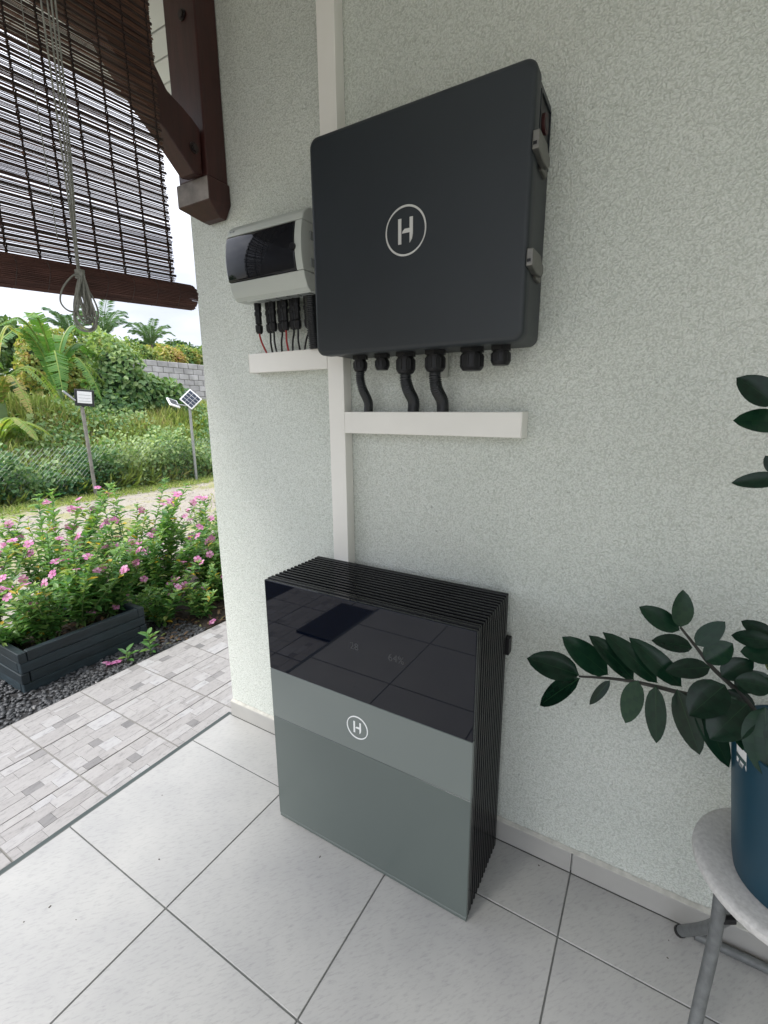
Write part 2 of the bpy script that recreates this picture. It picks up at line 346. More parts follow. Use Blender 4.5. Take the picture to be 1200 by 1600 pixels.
# porch floor: grout bed plus single tiles
PX, PY, VX, LY = .497, .4805, -.861, -.2124
fl = MB().box((-1.398, -3.75, -.16), (6.2, .0, -.0028)).obj('porch_floor', GROUT); tag(fl, kind='structure')
tiles = {}
def floor_tile(x0, x1, y0, y1):
    g_ = .0021; key = (round(x1-x0, 3), round(y1-y0, 3))
    if key not in tiles:
        w_, h_ = key
        tiles[key] = MB().box((-w_/2+g_, -h_/2+g_, -.008), (w_/2-g_, h_/2-g_, 0)).mesh('tile', TILE, bevel=.0011, seg=1)
    link('tile', tiles[key], fl, ((x0+x1)/2, (y0+y1)/2, 0))
xe = [-1.3985+.0]+[VX+PX*k for k in range(0, 15)]
xe[0] = VX-PX-.036
ye = [-.0125]+[LY-PY*k for k in range(0, 8)]
for i in range(len(xe)-1):
    for j in range(len(ye)-1): floor_tile(xe[i], xe[i+1], ye[j+1], ye[j])
gp = MB()
for k in range(22):
    x, y = random.uniform(-1.3, .8), random.uniform(-1.1, -.03); a = random.uniform(0, 3.14); r_ = random.uniform(.0006, .0016); e = random.uniform(1, 3)
    gp.box((-r_*e, -r_, 0), (r_*e, r_, r_*.8), M=Matrix.Translation((x, y, .0002)) @ Matrix.Rotation(a, 4, 'Z'))
tag(gp.obj('floor_grit', mat('grit', (.05, .04, .03), .9)), kind='stuff')
# dark nosing strip along the porch edge
st = MB().box((-1.4165, -3.75, -.05), (-1.3985, 0.0, -.004)).obj('edge_strip', mat('edge_strip', (.04, .055, .053), .6), fl)
# path of stone-look tiles
pth = MB().box((-2.245, -5.2, -.14), (-1.417, 5.2, -.0235)).obj('path', mat('path_grout', (.20, .195, .18), .95, var=.2, vscale=20, bump=.4)); tag(pth, kind='structure')
TX, TY = .302, .2935
def path_mesh(seed, w_):
    rr = random.Random(seed); b = MB(); x = -w_/2+.0025; xend = w_/2-.0025
    b.box((x, -TY/2+.0025, -.02), (xend, TY/2-.0025, -.0022), t=.42)
    rows = [.085, .042, .068, .050, .055]; k = rr.randint(0, 4)
    while x < xend-.004:
        h = rows[k % 5]; k += 1; x2 = min(xend, x+h)
        if xend-x2 < .015: x2 = xend
        y = -TY/2+.0025
        while y < TY/2-.004:
            ln = rr.choice([.07, .095, .12, .15]) if h > .052 else rr.choice([.04, .06, .1, .14])
            y2 = min(TY/2-.0025, y+ln)
            if TY/2-y2 < .02: y2 = TY/2-.0025
            z = rr.uniform(-.0008, .0006)
            shade = rr.choice([.5, .56, .62, .68, .74, .8, .88, .6, .66]) if (y2-y > .08 or h > .052) else rr.choice([.12, .22, .3, .6, .7])
            b.box((x+.0006, y+.0006, -.004), (x2-.0006, y2-.0006, z), t=shade)
            # a paler or darker vein strip slightly proud on some stones
            if rr.random() < .14 and y2-y > .08 and x2-x > .03:
                a = rr.uniform(-.3, .3); cx_, cy_ = (x+x2)/2, (y+y2)/2; hw = (x2-x)*.12; hl = (y2-y)*.36
                b.prism([(cx_-hw-a*.02, cy_-hl), (cx_+hw-a*.02, cy_-hl), (cx_+hw+a*.02, cy_+hl), (cx_-hw+a*.02, cy_+hl)], 2, z-.001, z+.0005, t=rr.choice([.4, .5, .85, .9]))
            y = y2
        x = x2
    return b.mesh('tile', PATHT, tint=True, bevel=0)
pm = {}
for i, (xa, xb) in enumerate([(-2.2385, -1.9365), (-1.9365, -1.6345), (-1.6345, -1.418)]):
    wd = round(xb-xa, 4)
    for j in range(-15, 18):
        k = random.randint(0, 3); key = (wd, k)
        if key not in pm: pm[key] = path_mesh(k*7+i, wd)
        o = link('tile', pm[key], pth, ((xa+xb)/2, -.548+.2935*j+TY/2, -.02+random.uniform(-.0006, .0006)))
        if random.random() < .5: o.rotation_euler.z = math.pi
# house wall
WX = -1.384
hw = empty('house_wall', (1.1, .12, 0), 'pale roughcast rendered house wall with a low tile skirting behind the grey equipment', 'wall')
wl = MB(); wl.prism([(WX, 0), (6.2, 0), (6.2, 6), (WX, 6)], 2, -.15, 2.9)
# rounded, slightly uneven corner
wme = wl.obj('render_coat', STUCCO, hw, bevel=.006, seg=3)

sk = {}
def skirting(x0, x1):
    key = round(x1-x0, 3)
    if key not in sk: sk[key] = MB().box((-key/2+.0018, -.006, 0), (key/2-.0018, .006, .071)).mesh('skirting_tile', SKIRT, bevel=.0012, seg=1)
    link('skirting_tile', sk[key], hw, ((x0+x1)/2, -.0065, .0004))
skx = [WX-.001]+[VX+PX*k for k in range(0, 15)]
for i in range(len(skx)-1): skirting(skx[i], skx[i+1])
MB().box((3.3, -3.2, -.15), (3.5, -.002, 2.745)).obj('added_shade_wall', STUCCO, hw)  # unseen wall, added to block light from the right-front
mo = MB(); npt = 220
for i in range(npt):
    x0 = WX+.002+(3.6-WX)*i/npt; x1 = WX+.002+(3.6-WX)*(i+1)/npt; h0 = .0722+.0014*random.random()
    mo.prism([(-.0118+.001*random.random(), .0715), (-.011, h0+.001), (-.001, h0+.006+.003*random.random()), (-.0005, .0715)], 0, x0, x1)
mo.obj('mortar_bead', MORTAR, hw)
# ceiling boards and roof
rf = empty('porch_roof', (.8, -1.4, 2.75), 'porch roof with white boarded ceiling above the house wall', 'roof')
cb = {}
def board(x0, x1, y0, y1):
    key = (round(x1-x0, 3), round(y1-y0, 3))
    if key not in cb: cb[key] = MB().box((-key[0]/2, -key[1]/2+.003, 0), (key[0]/2, key[1]/2-.003, .016)).mesh('board', CEIL, bevel=.003, seg=1)
    link('board', cb[key], rf, ((x0+x1)/2, (y0+y1)/2, 2.75))
BD = .0935
for k in range(-28, 44):
    y0 = .03+BD*k
    if y0 > -.06: board(-1.95, WX-.001, y0, y0+BD)
    else: board(-1.95, 6.1, y0, y0+BD)
MB().box((-2.02, -2.62, 2.78), (6.2, 6, 2.86)).obj('roof_deck', ROOFM, rf)
MB().box((-1.975, -2.6, 2.742), (-1.952, 6, 2.775)).obj('fascia', CEIL, rf)
# ================================================================== TIMBER BRACKET
tb = empty('timber_bracket', (-1.24, -.045, 2.08), 'dark red timber knee brace with a blunt grey foot fixed at the wall corner', 'timber brace')
MB().box((-1.315, -.0855, 2.165), (-1.165, -.002, 2.748)).obj('post', WOOD, tb, bevel=.005)
c_ = MB()
x0, x1, y0, y1 = -1.322, -1.158, -.0925, -.002
c_.add([(x0,y0,2.163),(x1,y0,2.163),(x1,y1,2.163),(x0,y1,2.163),(x0,y0,2.092),(x1,y0,2.092),(x1,y1,2.10),(x0,y1,2.10),(-1.275,-.03,2.060),(-1.185,-.03,2.060),(-1.185,-.002,2.060),(-1.275,-.002,2.060)],
       [(0,1,2,3),(0,4,5,1),(1,5,6,2),(2,6,7,3),(3,7,4,0),(4,8,9,5),(5,9,10,6),(6,10,11,7),(7,11,8,4),(8,11,10,9)])
for i in range(len(c_.f)): c_.mi[i] = 1 if i == 1 else 0
c_.obj('foot_cap', [WOOD, WOODEND], tb, bevel=.002, seg=1)
# curved brace: outline in (y, z), thickness along x
low = [(-.0915, 2.166), (-.125, 2.158), (-.213, 2.240), (-.271, 2.287), (-.317, 2.331), (-.356, 2.373), (-.377, 2.4035)]
upp = [(-.250, 2.420), (-.235, 2.412), (-.197, 2.356), (-.150, 2.338), (-.116, 2.322), (-.0875, 2.302)]
MB().prism(low+upp, 0, -1.252, -1.182).obj('brace', WOOD, tb, bevel=.003, seg=1, ang=30)
MB().box((-1.258, -2.55, 2.405), (-1.176, -.236, 2.747)).obj('beam', WOOD, tb, bevel=.005)
for (bx_, by_, bz_, ax) in ((-1.223, -.0865, 2.628, 1), (-1.1815, -.118, 2.235, 0), (-1.1755, -.30, 2.50, 0)):
    b = MB(); pts = [(bx_, by_, bz_), (bx_+(.008 if ax == 0 else 0), by_-(.008 if ax == 1 else 0), bz_)]
    b.tube(pts, .011, 6); pts2 = [pts[0], (bx_+(.003 if ax == 0 else 0), by_-(.003 if ax == 1 else 0), bz_)]; b.tube(pts2, .016, 14)
    b.obj('bolt', mat('bolt_steel', (.05, .04, .04), .4, metal=.7) if 'bolt_steel' not in MATS else MATS['bolt_steel'], tb)
# ================================================================== BAMBOO BLIND
bl = empty('bamboo_blind', (-1.06, -.9, 1.70), 'half rolled dark brown reed blind hanging in the porch opening', 'blind')
BX = -1.148; TILT = .07       # z falls by TILT per metre towards -y
YR, YL = -.254, -2.35
LN = YR-YL
def reedmesh(r, n=6, flat=1):
    b = MB(); vs = []
    for yy in (-LN/2, -LN/6, LN/6, LN/2):
        dx, dz = random.uniform(-.0006, .0006), random.uniform(-.0007, .0007)
        for k in range(n):
            a = 2*math.pi*k/n; vs.append((r*.8*math.cos(a)+dx, yy, r*flat*math.sin(a)+dz))
    fs = [(i*n+k, i*n+(k+1) % n, (i+1)*n+(k+1) % n, (i+1)*n+k) for i in range(3) for k in range(n)]+[tuple(range(n)), tuple(range(4*n-1, 3*n-1, -1))]
    return b.add(vs, fs)
thin = [reedmesh(.00114, 5).mesh('reed', BAMB, smooth=True) for _ in range(10)]
thick = [reedmesh(.0038, 6, 1.0).mesh('slat', BAMBD, smooth=True) for _ in range(5)]
ZB = 1.792
def zat(y): return TILT*(y-YR)
z = ZB; pit = .0221; cnt = 0
while z < 2.71:
    cy = (YR+YL)/2
    o = link('slat', random.choice(thick), bl, (BX+random.uniform(-.0006, .0006), cy+random.uniform(-.004, .004), z+zat(cy))); o.rotation_euler.x = math.atan(TILT)+random.uniform(-.0005, .0005)
    for k in range(5):
        zz = z+.0058+k*.00262+random.uniform(-.0004, .0004)
        if random.random() < .05: zz += random.choice([-.0014, .0014])
        o = link('reed', random.choice(thin), bl, (BX+random.uniform(-.0008, .0008), cy+random.uniform(-.006, .003), zz+zat(cy))); o.rotation_euler.x = math.atan(TILT)+random.uniform(-.0006, .0006)
    z += pit
# woven strings
sy = [-0.271, -0.344, -0.416, -0.489, -0.559, -0.628, -0.697, -0.769, -0.843, -0.918, -1.004, -1.089, -1.196, -1.3, -1.4, -1.5, -1.6, -1.75, -1.9, -2.05, -2.2]
for y in sy:
    b = MB()
    for s_ in (-1, 1):
        pts = []; n = 92
        for i in range(n):
            zz = 1.768+(2.735-1.768)*i/(n-1)
            pts.append((BX+s_*.0036*math.cos(i*math.pi), y+s_*.0012*math.cos(i*math.pi*.5), zz+zat(y)))
        b.tube(pts, .0021, 4)
    b.obj('string', STRING, bl)
# rolled part
ro = MB(); nr = 54; RR = .0355
zc = lambda y: 1.756+TILT*(y-YR)*1.02
for k in range(nr):
    a = 2*math.pi*k/nr; rr_ = RR+random.uniform(-.0009, .0012); e = random.uniform(0, .004)
    p = [(BX+rr_*math.cos(a), yy, zc(yy)+rr_*math.sin(a)) for yy in (YR+.050-e, (YR+YL)/2, YL)]
    ro.tube(p, random.uniform(.0017, .0026), 5)
for k in range(40):                                   # inner turns seen at the end
    a = k*.9; rr_ = .004+k*.00072; p = [(BX+rr_*math.cos(a), YR+.046+random.uniform(-.004, .002), zc(YR)+.003+rr_*math.sin(a)), (BX+rr_*math.cos(a), YR-.1, zc(YR-.1)+.003+rr_*math.sin(a))]
    ro.tube(p, .0022, 5)
roll = ro.obj('roll', mat('reed_roll', (.085, .036, .028), .6, var=.4, vscale=30, stretch=(1, .25, 1)), bl, smooth=True)
ring = MB()
for y in sy:
    ring.tube([(BX+(RR+.0022)*math.cos(a), y+.0022*math.sin(3*a), zc(y)+(RR+.0022)*math.sin(a)) for a in np.linspace(0, 2*math.pi, 19)], .0011, 4, cap=False)
ring.obj('tie_string', mat('tie_string', (.07, .05, .045), .9), roll)
# pull cord and its hank: a thing hanging on the blind
pc = empty('pull_cord', (-1.078, -.578, 1.6), 'grey pull cord tied in a looped hank in front of the rolled blind', 'cord')
b = MB()
for k, (ox, oy) in enumerate(((0, 0), (.002, .009), (.001, -.008), (.003, .004))):
    b.tube(smooth_path([(-1.098+ox, -.552+oy*2.2, 2.74), (-1.090+ox, -.560+oy*1.7, 2.26), (-1.083+ox, -.569+oy, 1.985), (-1.081+ox*.6, -.576+oy*.3, 1.815), (-1.079, -.578+oy*.25, 1.739)], 6), .0021, 6)
b.tube([(-1.125, -.60, 2.74), (-1.125, -.597, 2.25), (-1.128, -.592, 1.82)], .0011, 5)
b.obj('strand', CORD, pc, smooth=True)
b = MB(); hz = 1.737
for k in range(11):
    w_ = .011+.0024*k+random.uniform(-.003, .003); h_ = .098+.0040*k+random.uniform(-.008, .006); y_ = -.578+random.uniform(-.003, .003); sk_ = random.uniform(-.012, .016)
    pts = []
    for i in range(25):
        a = 2*math.pi*i/24; s_ = .5-.5*math.cos(a)
        pts.append((-1.075+.008*math.sin(a*2+k)+.0006*k, y_+sk_*s_+w_*math.sin(a)*(.15+.85*s_**1.2), hz-h_*s_))
    b.tube(smooth_path(pts, 2), .0021, 6)
pts = [(-1.07, -.579, hz-.003), (-1.066, -.600, hz-.012), (-1.066, -.626, hz-.045), (-1.066, -.636, hz-.078), (-1.066, -.622, hz-.096), (-1.066, -.600, hz-.092), (-1.066, -.589, hz-.058)]
b.tube(smooth_path(pts, 5), .0020, 6)
for k in range(5): b.tube([(-1.075+.0085*math.cos(a), -.578+.0095*math.sin(a), hz+.006-.0042*k+.001*math.sin(a)) for a in np.linspace(0, 2*math.pi, 13)], .0023, 6)
b.obj('hank', CORD, pc, smooth=True)
# ================================================================== TRUNKING
def trunk(name, a, b, axis, label, lid_d, endcap=None):
    """a,b: corners; wall side y=0; the lid is the front 'lid_d' of the depth"""
    r = empty(name, ((a[0]+b[0])/2, -.001, a[2]), label, 'cable trunking', 'white cable trunking on the wall')
    y0 = a[1]
    q = .0026
    base = [a[0]+q, y0+lid_d+.0012, a[2]+q]; be = [b[0]-q, -.0005, b[2]-q]
    MB().box(base, be).obj('base_channel', PVC, r, bevel=.001, seg=1)
    MB().box((a[0], y0, a[2]), (b[0], y0+lid_d, b[2])).obj('lid', PVC, r, bevel=.0022, seg=2)
    if endcap: 
        e0, e1 = endcap; MB().box((e0, y0-.0012, a[2]-.0012), (e1, -.0006, b[2]+.0012)).obj('end_cap', PVC, r, bevel=.002, seg=1)
    return r
trunk('cable_trunking', (-.7215, -.045, .072), (-.6585, -.0, 2.748), 2, 'tall white vertical cable trunking running down behind both dark cabinets', .02)
trunk('cable_trunking', (-1.075, -.0452, 1.5305), (-.7225, -.0, 1.5955), 0, 'short white horizontal trunking below the breaker box', .02, (-1.0765, -1.0735))
trunk('cable_trunking', (-.6475, -.0605, 1.3275), (-.0815, -.0, 1.3945), 0, 'longer white horizontal trunking under the wall cabinet, hoses entering its top', .026, (-.0828, -.0795))
# ================================================================== EMBLEM
def emblem(cx, cz, y, r, m, parent, th=.0014, lw=1.0):
    b = MB(); n = 56; vs = []
    for k in range(n):
        a = 2*math.pi*k/n
        wv = r*(.045+.035*abs(math.cos(a-R(62))))*lw          # stroke swells and thins round the ring
        for rr_, yy in ((r, 0), (r-wv, 0), (r-wv, -th), (r, -th)): vs.append((cx+rr_*math.cos(a), y+yy, cz+rr_*math.sin(a)))
    fs = [(4*k+j, 4*k+(j+1) % 4, 4*((k+1) % n)+(j+1) % 4, 4*((k+1) % n)+j) for k in range(n) for j in range(4)]
    b.add(vs, fs); h = r*.50; s_ = r*.155
    xl, xr = cx-r*.36, cx+r*.36
    b.prism([(xl, cz-h), (xl+s_, cz-h), (xl+s_, cz+h), (xl, cz+h)], 1, y-th, y)
    b.prism([(xr-s_, cz-h), (xr-s_*.25, cz-h+s_*1.0), (xr, cz-h+s_*2.2), (xr, cz+h), (xr-s_, cz+h)], 1, y-th, y)
    b.prism([(xl+s_*1.2, cz-s_*.55), (xr-s_, cz-s_*.55), (xr-s_, cz+s_*.5), (xl+s_*2.1, cz+s_*.5), (xl+s_*1.5, cz+s_*.05)], 1, y-th, y)
    return b.obj('emblem', m, parent)
def rrect(x0, x1, z0, z1, r, n=6):
    o = []
    for cx, cz, a0 in ((x1-r, z1-r, 0), (x0+r, z1-r, 90), (x0+r, z0+r, 180), (x1-r, z0+r, 270)):
        for k in range(n+1):
            a = R(a0+90*k/n); o.append((cx+r*math.cos(a), cz+r*math.sin(a)))
    return o
# ================================================================== WALL CABINET
IX0, IX1, IZ0, IZ1, IY = -.664, -.059, 1.5545, 2.109, -.168
wc = empty('inverter_cabinet', (-.36, -.08, IZ0), 'dark grey wall cabinet with rounded corners and a white ringed H on its door', 'electrical cabinet')
bd = MB(); bd.prism(rrect(IX0+.004, IX1-.004, IZ0+.004, IZ1-.004, .022), 1, -.128, -.012)
body = bd.obj('body', CAB, wc, bevel=.003, seg=2)
dr = MB(); P1 = rrect(IX0, IX1, IZ0, IZ1, .025)
def inset(k): return rrect(IX0+k, IX1-k, IZ0+k, IZ1-k, .025-k*.6)
lay = [(inset(.0), -.131), (inset(0), IY+.009), (inset(.002), IY+.004), (inset(.006), IY+.001), (inset(.011), IY)]
vs = []; fs = []; n = len(P1)
for pl_, yy in lay: vs += [(p[0], yy, p[1]) for p in pl_]
for i in range(len(lay)-1): fs += [(i*n+k, i*n+(k+1) % n, (i+1)*n+(k+1) % n, (i+1)*n+k) for k in range(n)]
fs += [tuple(range(n)), tuple((len(lay)-1)*n+k for k in range(n))]
door = dr.add(vs, fs).obj('door', CAB, wc, smooth=True)
for p in door.data.polygons:
    if len(p.vertices) == n:
        p.use_smooth = False
        ks = set(tuple(sorted(k)) for k in p.edge_keys)
        for e in door.data.edges:
            if tuple(sorted(e.vertices)) in ks: e.use_edge_sharp = True
MB().prism(rrect(IX0+.008, IX1-.008, IZ0+.008, IZ1-.008, .02), 1, -.131, -.1278).obj('door_gasket', BLACKP, wc)
emblem(-.366, 1.8345, IY+.0001, .0575, WHITEP, wc)
MB().prism([(-.120, 1.952), (-.034, 1.952), (-.034, 2.066), (-.120, 2.066)], 0, IX1-.0042, IX1-.0030).obj('switch_recess', BLACKP, wc)
rim = MB()
for (a0, a1, b0, b1) in ((-.124, -.120, 1.948, 2.07), (-.034, -.030, 1.948, 2.07), (-.120, -.034, 2.066, 2.07), (-.120, -.034, 1.948, 1.952)): rim.box((IX1-.0045, a0, b0), (IX1+.0005, a1, b1))
rim.obj('recess_rim', CAB, wc)
sw = MB().tube([(IX1-.003, -.082, 2.022), (IX1+.0035, -.082, 2.022)], .020, 24).obj('switch_label', REDL, wc)
MB().tube([(IX1+.0034, -.082, 2.022), (IX1+.0042, -.082, 2.022)], .0125, 20).obj('switch_dial', MATS['black_plastic'], sw)
def latch(zc_):
    b = MB()
    b.prism([(IY+.004, zc_+.024), (IY-.004, zc_+.024), (IY-.005, zc_-.012), (-.128, zc_-.018), (-.082, zc_-.016), (-.066, zc_-.004), (-.070, zc_+.012), (-.09, zc_+.016), (-.10, zc_+.026)], 0, IX1-.002, IX1+.013)
    o = b.obj('latch', METAL, wc, bevel=.0025, seg=2)
    MB().box((IX1-.006, -.098, zc_-.022), (IX1+.004, -.052, zc_+.012)).obj('keeper', METAL, o, bevel=.002, seg=1)
    MB().box((IX1+.0005, IY-.0060, zc_-.004), (IX1+.0085, IY-.0044, zc_+.002)).obj('keyhole', BLACKP, o)
latch(1.947); latch(1.722)
def gland(x, y, rr_, L_, open_=True):
    b = MB(); z0 = IZ0+.004
    b.tube([(x, y, z0), (x, y, z0-.012)], rr_*1.12, 6)
    b.tube([(x, y, z0-.012), (x, y, z0-.017)], rr_*.86, 18)
    b.tube([(x, y, z0-.017), (x, y, z0-L_+.008), (x, y, z0-L_)], [rr_*.98, rr_*1.0, rr_*.80], 18)
    for k in range(12):
        a = 2*math.pi*k/12; b.tube([(x+rr_*.98*math.cos(a), y+rr_*.98*math.sin(a), z0-.02), (x+rr_*.98*math.cos(a), y+rr_*.98*math.sin(a), z0-L_+.01)], rr_*.09, 4)
    b.obj('cable_gland', BLACKP, wc, bevel=.0006, seg=1)
GY = -.085
for x, r_, L_ in ((-.566, .0205, .046), (-.489, .0205, .045), (-.411, .026, .058), (-.319, .027, .056), (-.213, .030, .058), (-.136, .0245, .048)): gland(x, GY, r_, L_)
br = MB().box((-.384, -.012, 1.492), (-.314, -.003, 1.60))
br.box((-.40, -.0118, 1.60), (-.30, -.003, 1.63)); br.obj('mounting_bracket', mat('zinc_plate', (.46, .48, .44), .5, metal=.2), wc, bevel=.001, seg=1)
# corrugated hoses
def corr(name, P, r, label, group, cat='conduit', pitch=.0052, k=10):
    Q = smooth_path(P, k); L_ = [0]
    for i in range(1, len(Q)): L_.append(L_[-1]+(Q[i]-Q[i-1]).length)
    n = int(L_[-1]/pitch)*4; pts = []; rs = []
    for i in range(n+1):
        t = L_[-1]*i/n; j = 1
        while j < len(L_)-1 and L_[j] < t: j += 1
        f = (t-L_[j-1])/max(1e-9, L_[j]-L_[j-1]); pts.append(Q[j-1].lerp(Q[j], f)); rs.append(r if i % 4 in (0, 1) else r*.84)
    o = MB().tube(pts, rs, 18).obj(name, HOSE, None, smooth=False)
    o.data.polygons.foreach_set('use_smooth', [True]*len(o.data.polygons))
    return tag(ctr(o), label, cat, group)
HG = 'corrugated conduits under the wall cabinet'
corr('corrugated_conduit', [(-.566, GY, 1.512), (-.568, GY+.001, 1.494), (-.564, -.078, 1.462), (-.562, -.052, 1.425), (-.572, -.036, 1.3935)], .0145, 'slim black corrugated conduit from the leftmost gland, nearest the vertical trunking', HG)
corr('corrugated_conduit', [(-.411, GY, 1.500), (-.411, GY+.001, 1.482), (-.409, -.072, 1.455), (-.405, -.048, 1.425), (-.412, -.036, 1.3935)], .0175, 'black corrugated conduit between the two others, ending mid trunking', HG)
corr('corrugated_conduit', [(-.319, GY, 1.502), (-.319, GY+.001, 1.484), (-.318, -.074, 1.455), (-.312, -.050, 1.425), (-.316, -.036, 1.3935)], .0175, 'rightmost black corrugated conduit, in front of the small wall bracket', HG)
# ================================================================== BREAKER BOX
bk = empty('breaker_box', (-.9, -.05, 1.755), 'light grey breaker box with a bulging smoked window beside the dark wall cabinet', 'breaker box')
BX0, BX1 = -1.055, -.735
back = [(-.0008, 1.757), (-.052, 1.757), (-.052, 1.988), (-.0008, 1.988)]
MB().prism(back, 0, BX0+.012, BX1-.004).obj('back_case', LGREY, bk, bevel=.004, seg=2)
def prof(zz):                                   # bulging front profile
    t = (zz-1.872)/.117; return -.133+.026*t*t+.010*max(0, abs(t)-.75)
def strip(z0, z1, x0, x1, off, yb, name, m, parent, n=10, bev=.002):
    pts = [(prof(z0+(z1-z0)*i/n)+off, z0+(z1-z0)*i/n) for i in range(n+1)]
    poly = pts+[(yb, z1), (yb, z0)]
    return MB().prism(poly, 0, x0, x1).obj(name, m, parent, bevel=bev, seg=2, ang=50)
low_ = [(-.0522, 1.7555), (-.098, 1.7555), (-.109, 1.764)]+[(prof(z_), z_) for z_ in (1.78, 1.79, 1.80, 1.8085)]+[(-.0522, 1.8085)]
MB().prism(low_, 0, BX0, BX1).obj('lower_cover', LGREY, bk, bevel=.003, seg=2, ang=45)
upp_ = [(-.0522, 1.9455)]+[(prof(z_), z_) for z_ in (1.9455, 1.955, 1.965)]+[(-.103, 1.978), (-.088, 1.987), (-.0522, 1.9905)]
MB().prism(upp_, 0, BX0, BX1).obj('upper_cover', LGREY, bk, bevel=.004, seg=2, ang=45)
strip(1.8095, 1.9445, BX1-.026, BX1, 0, -.0523, 'side_column', LGREY, bk)
win = strip(1.8095, 1.9445, BX0-.001, BX1-.027, -.001, -.0523, 'smoked_window', SMOKE, bk, 18, .004)
win.data.set_sharp_from_angle(angle=R(60))
wf = MB()
for k in range(12):                              # breakers behind the window read as its raised inner frame
    pass
yy = prof(1.877)-.003
MB().tube([(BX1-.029, yy+.002, 1.872), (BX1-.029, yy-.004, 1.872)], .010, 20).obj('window_catch', BLACKP, win)
for z_ in (1.835, 1.91):
    MB().box((BX1-.0002, -.093, z_-.012), (BX1+.004, -.072, z_+.012)).obj('side_clip', MGREY, bk, bevel=.0015, seg=1)
MB().box((BX1-.0003, -.066, 1.775), (BX1+.0012, -.0628, 1.972)).obj('side_seam', MGREY, bk)
fl_ = MB(); fl_.box((BX0+.05, -.099, 1.7515), (BX1+.001, -.0935, 1.7565)); fl_.obj('bottom_lip', LGREY, bk, bevel=.001, seg=1)
for k in range(5):
    MB().box((BX0+.085+k*.046, -.088, 1.7515), (BX0+.12+k*.046, -.064, 1.7552)).obj('knockout', MGREY, bk)
for (ox, w_) in ((.012, .006), (.020, .004), (.026, .007)):
    MB().box((BX0+ox, prof(1.962)-.0012, 1.958), (BX0+ox+w_, prof(1.962)+.004, 1.9605+w_*.4)).obj('maker_mark', MGREY, bk)
# connectors with wires
WG = 'plug connectors below the breaker box'
px_ = [-1.008, -.9655, -.941, -.9115, -.886, -.8595, -.834, -.796]
bx_ = [-.981, -.961, -.934, -.917, -.880, -.868, -.830, -.816]
reds = {0, 4}
wl_ = ['red wired black plug connector at the left end of the row', 'black wired plug connector, second from the left in the row', 'black wired plug connector, third from the left in the row',
       'black wired plug connector just left of the inner red wire', 'red wired black plug connector in the middle of the row', 'black wired plug connector just right of the inner red wire',
       'black wired plug connector with a wire bending right, second from the hose', 'black wired plug connector at the right end, next to the ribbed hose']
for k in range(8):
    x = px_[k]; y = -.05+(.006 if k % 2 else -.002)
    t = empty('plug_connector', (x, y, 1.66), wl_[k], 'connector', WG)
    jz = random.uniform(-.003, .003); b = MB()
    b.tube([(x, y, 1.758), (x, y, 1.735), (x, y, 1.733), (x, y, 1.728)], [0.0118, 0.0118, 0.0102, 0.0102], 10)
    b.tube([(x, y, 1.728), (x, y, 1.716), (x, y, 1.714), (x+.001, y, 1.690), (x+.001, y, 1.688)], [0.0126, 0.0126, 0.0106, 0.011, 0.0094], 10)
    b.tube([(x+.001, y, 1.688+jz), (x+.001, y, 1.684+jz), (x+.0015, y, 1.668+jz), (x+.0015, y, 1.660+jz)], [0.0114, 0.013, 0.0125, 0.0084], 10)
    b.obj('plug_body', BLACKP, t, bevel=.0006, seg=1)
    e = bx_[k]
    MB().tube(smooth_path([(x+.0015, y, 1.664), (x+.002, y, 1.650), (x+(e-x)*.45, y-.001, 1.625), (e, y+.002, 1.5945)], 6), .0031, 8).obj('wire', REDW if k in reds else BLACKP, t, smooth=True)
corr('corrugated_hose', [(-.772, -.052, 1.760), (-.770, -.052, 1.70), (-.768, -.05, 1.65), (-.766, -.045, 1.5945)], .0215, 'thick black ribbed hose at the right of the plug connectors', None, 'conduit', .0056, 5)
# ================================================================== BATTERY
A0, A1, AF, AB, AT = -.793, -.095, -.305, -.043, .886
ba = empty('battery_cabinet', (-.444, -.17, 0), 'floor standing battery cabinet with ribbed black casing, black glass band and grey green front', 'battery')
MB().box((A0+.012, AF+.016, .012), (A1-.012, AB-.002, AT-.012)).obj('casing', BLACKP, ba, bevel=.004, seg=1)
MB().box((A0+.02, AF+.03, 0), (A1-.02, AB-.02, .012)).obj('plinth', BLACKP, ba)
fm = MB(); fw_ = .0088
def bxp(b, a0, a1): return b.box(a0, a1)
zt = AT-.0135
# fin: an upside down U round the casing (modelled as one bent bar)
o_ = [(A0, .010), (A0, AT-.004), (A0+.004, AT), (A1-.004, AT), (A1, AT-.004), (A1, .010)]
i_ = [(A1-.0135, .010), (A1-.0135, zt), (A0+.0135, zt), (A0+.0135, .010)]
b = MB(); vs = []; 
ring_o = [(A0, .010), (A0, AT), (A1, AT), (A1, .010)]; ring_i = [(A0+.0135, .010), (A0+.0135, zt), (A1-.0135, zt), (A1-.0135, .010)]
for yy in (-fw_/2, fw_/2):
    vs += [(p[0], yy, p[1]) for p in ring_o]+[(p[0], yy, p[1]) for p in ring_i]
fs = []
for k in range(3):
    fs += [(k, k+1, 4+k+1, 4+k), (8+k, 8+4+k, 8+4+k+1, 8+k+1), (k, 8+k, 8+k+1, k+1), (4+k, 4+k+1, 12+k+1, 12+k)]
fs += [(0, 4, 12, 8), (3, 11, 15, 7)]
finme = b.add(vs, fs).mesh('fin', FINB, bevel=.0016, seg=2)
nf = 13
for k in range(nf): link('fin', finme, ba, (0, AF+.0335+(AB-.018-AF-.0335)*k/(nf-1), 0))
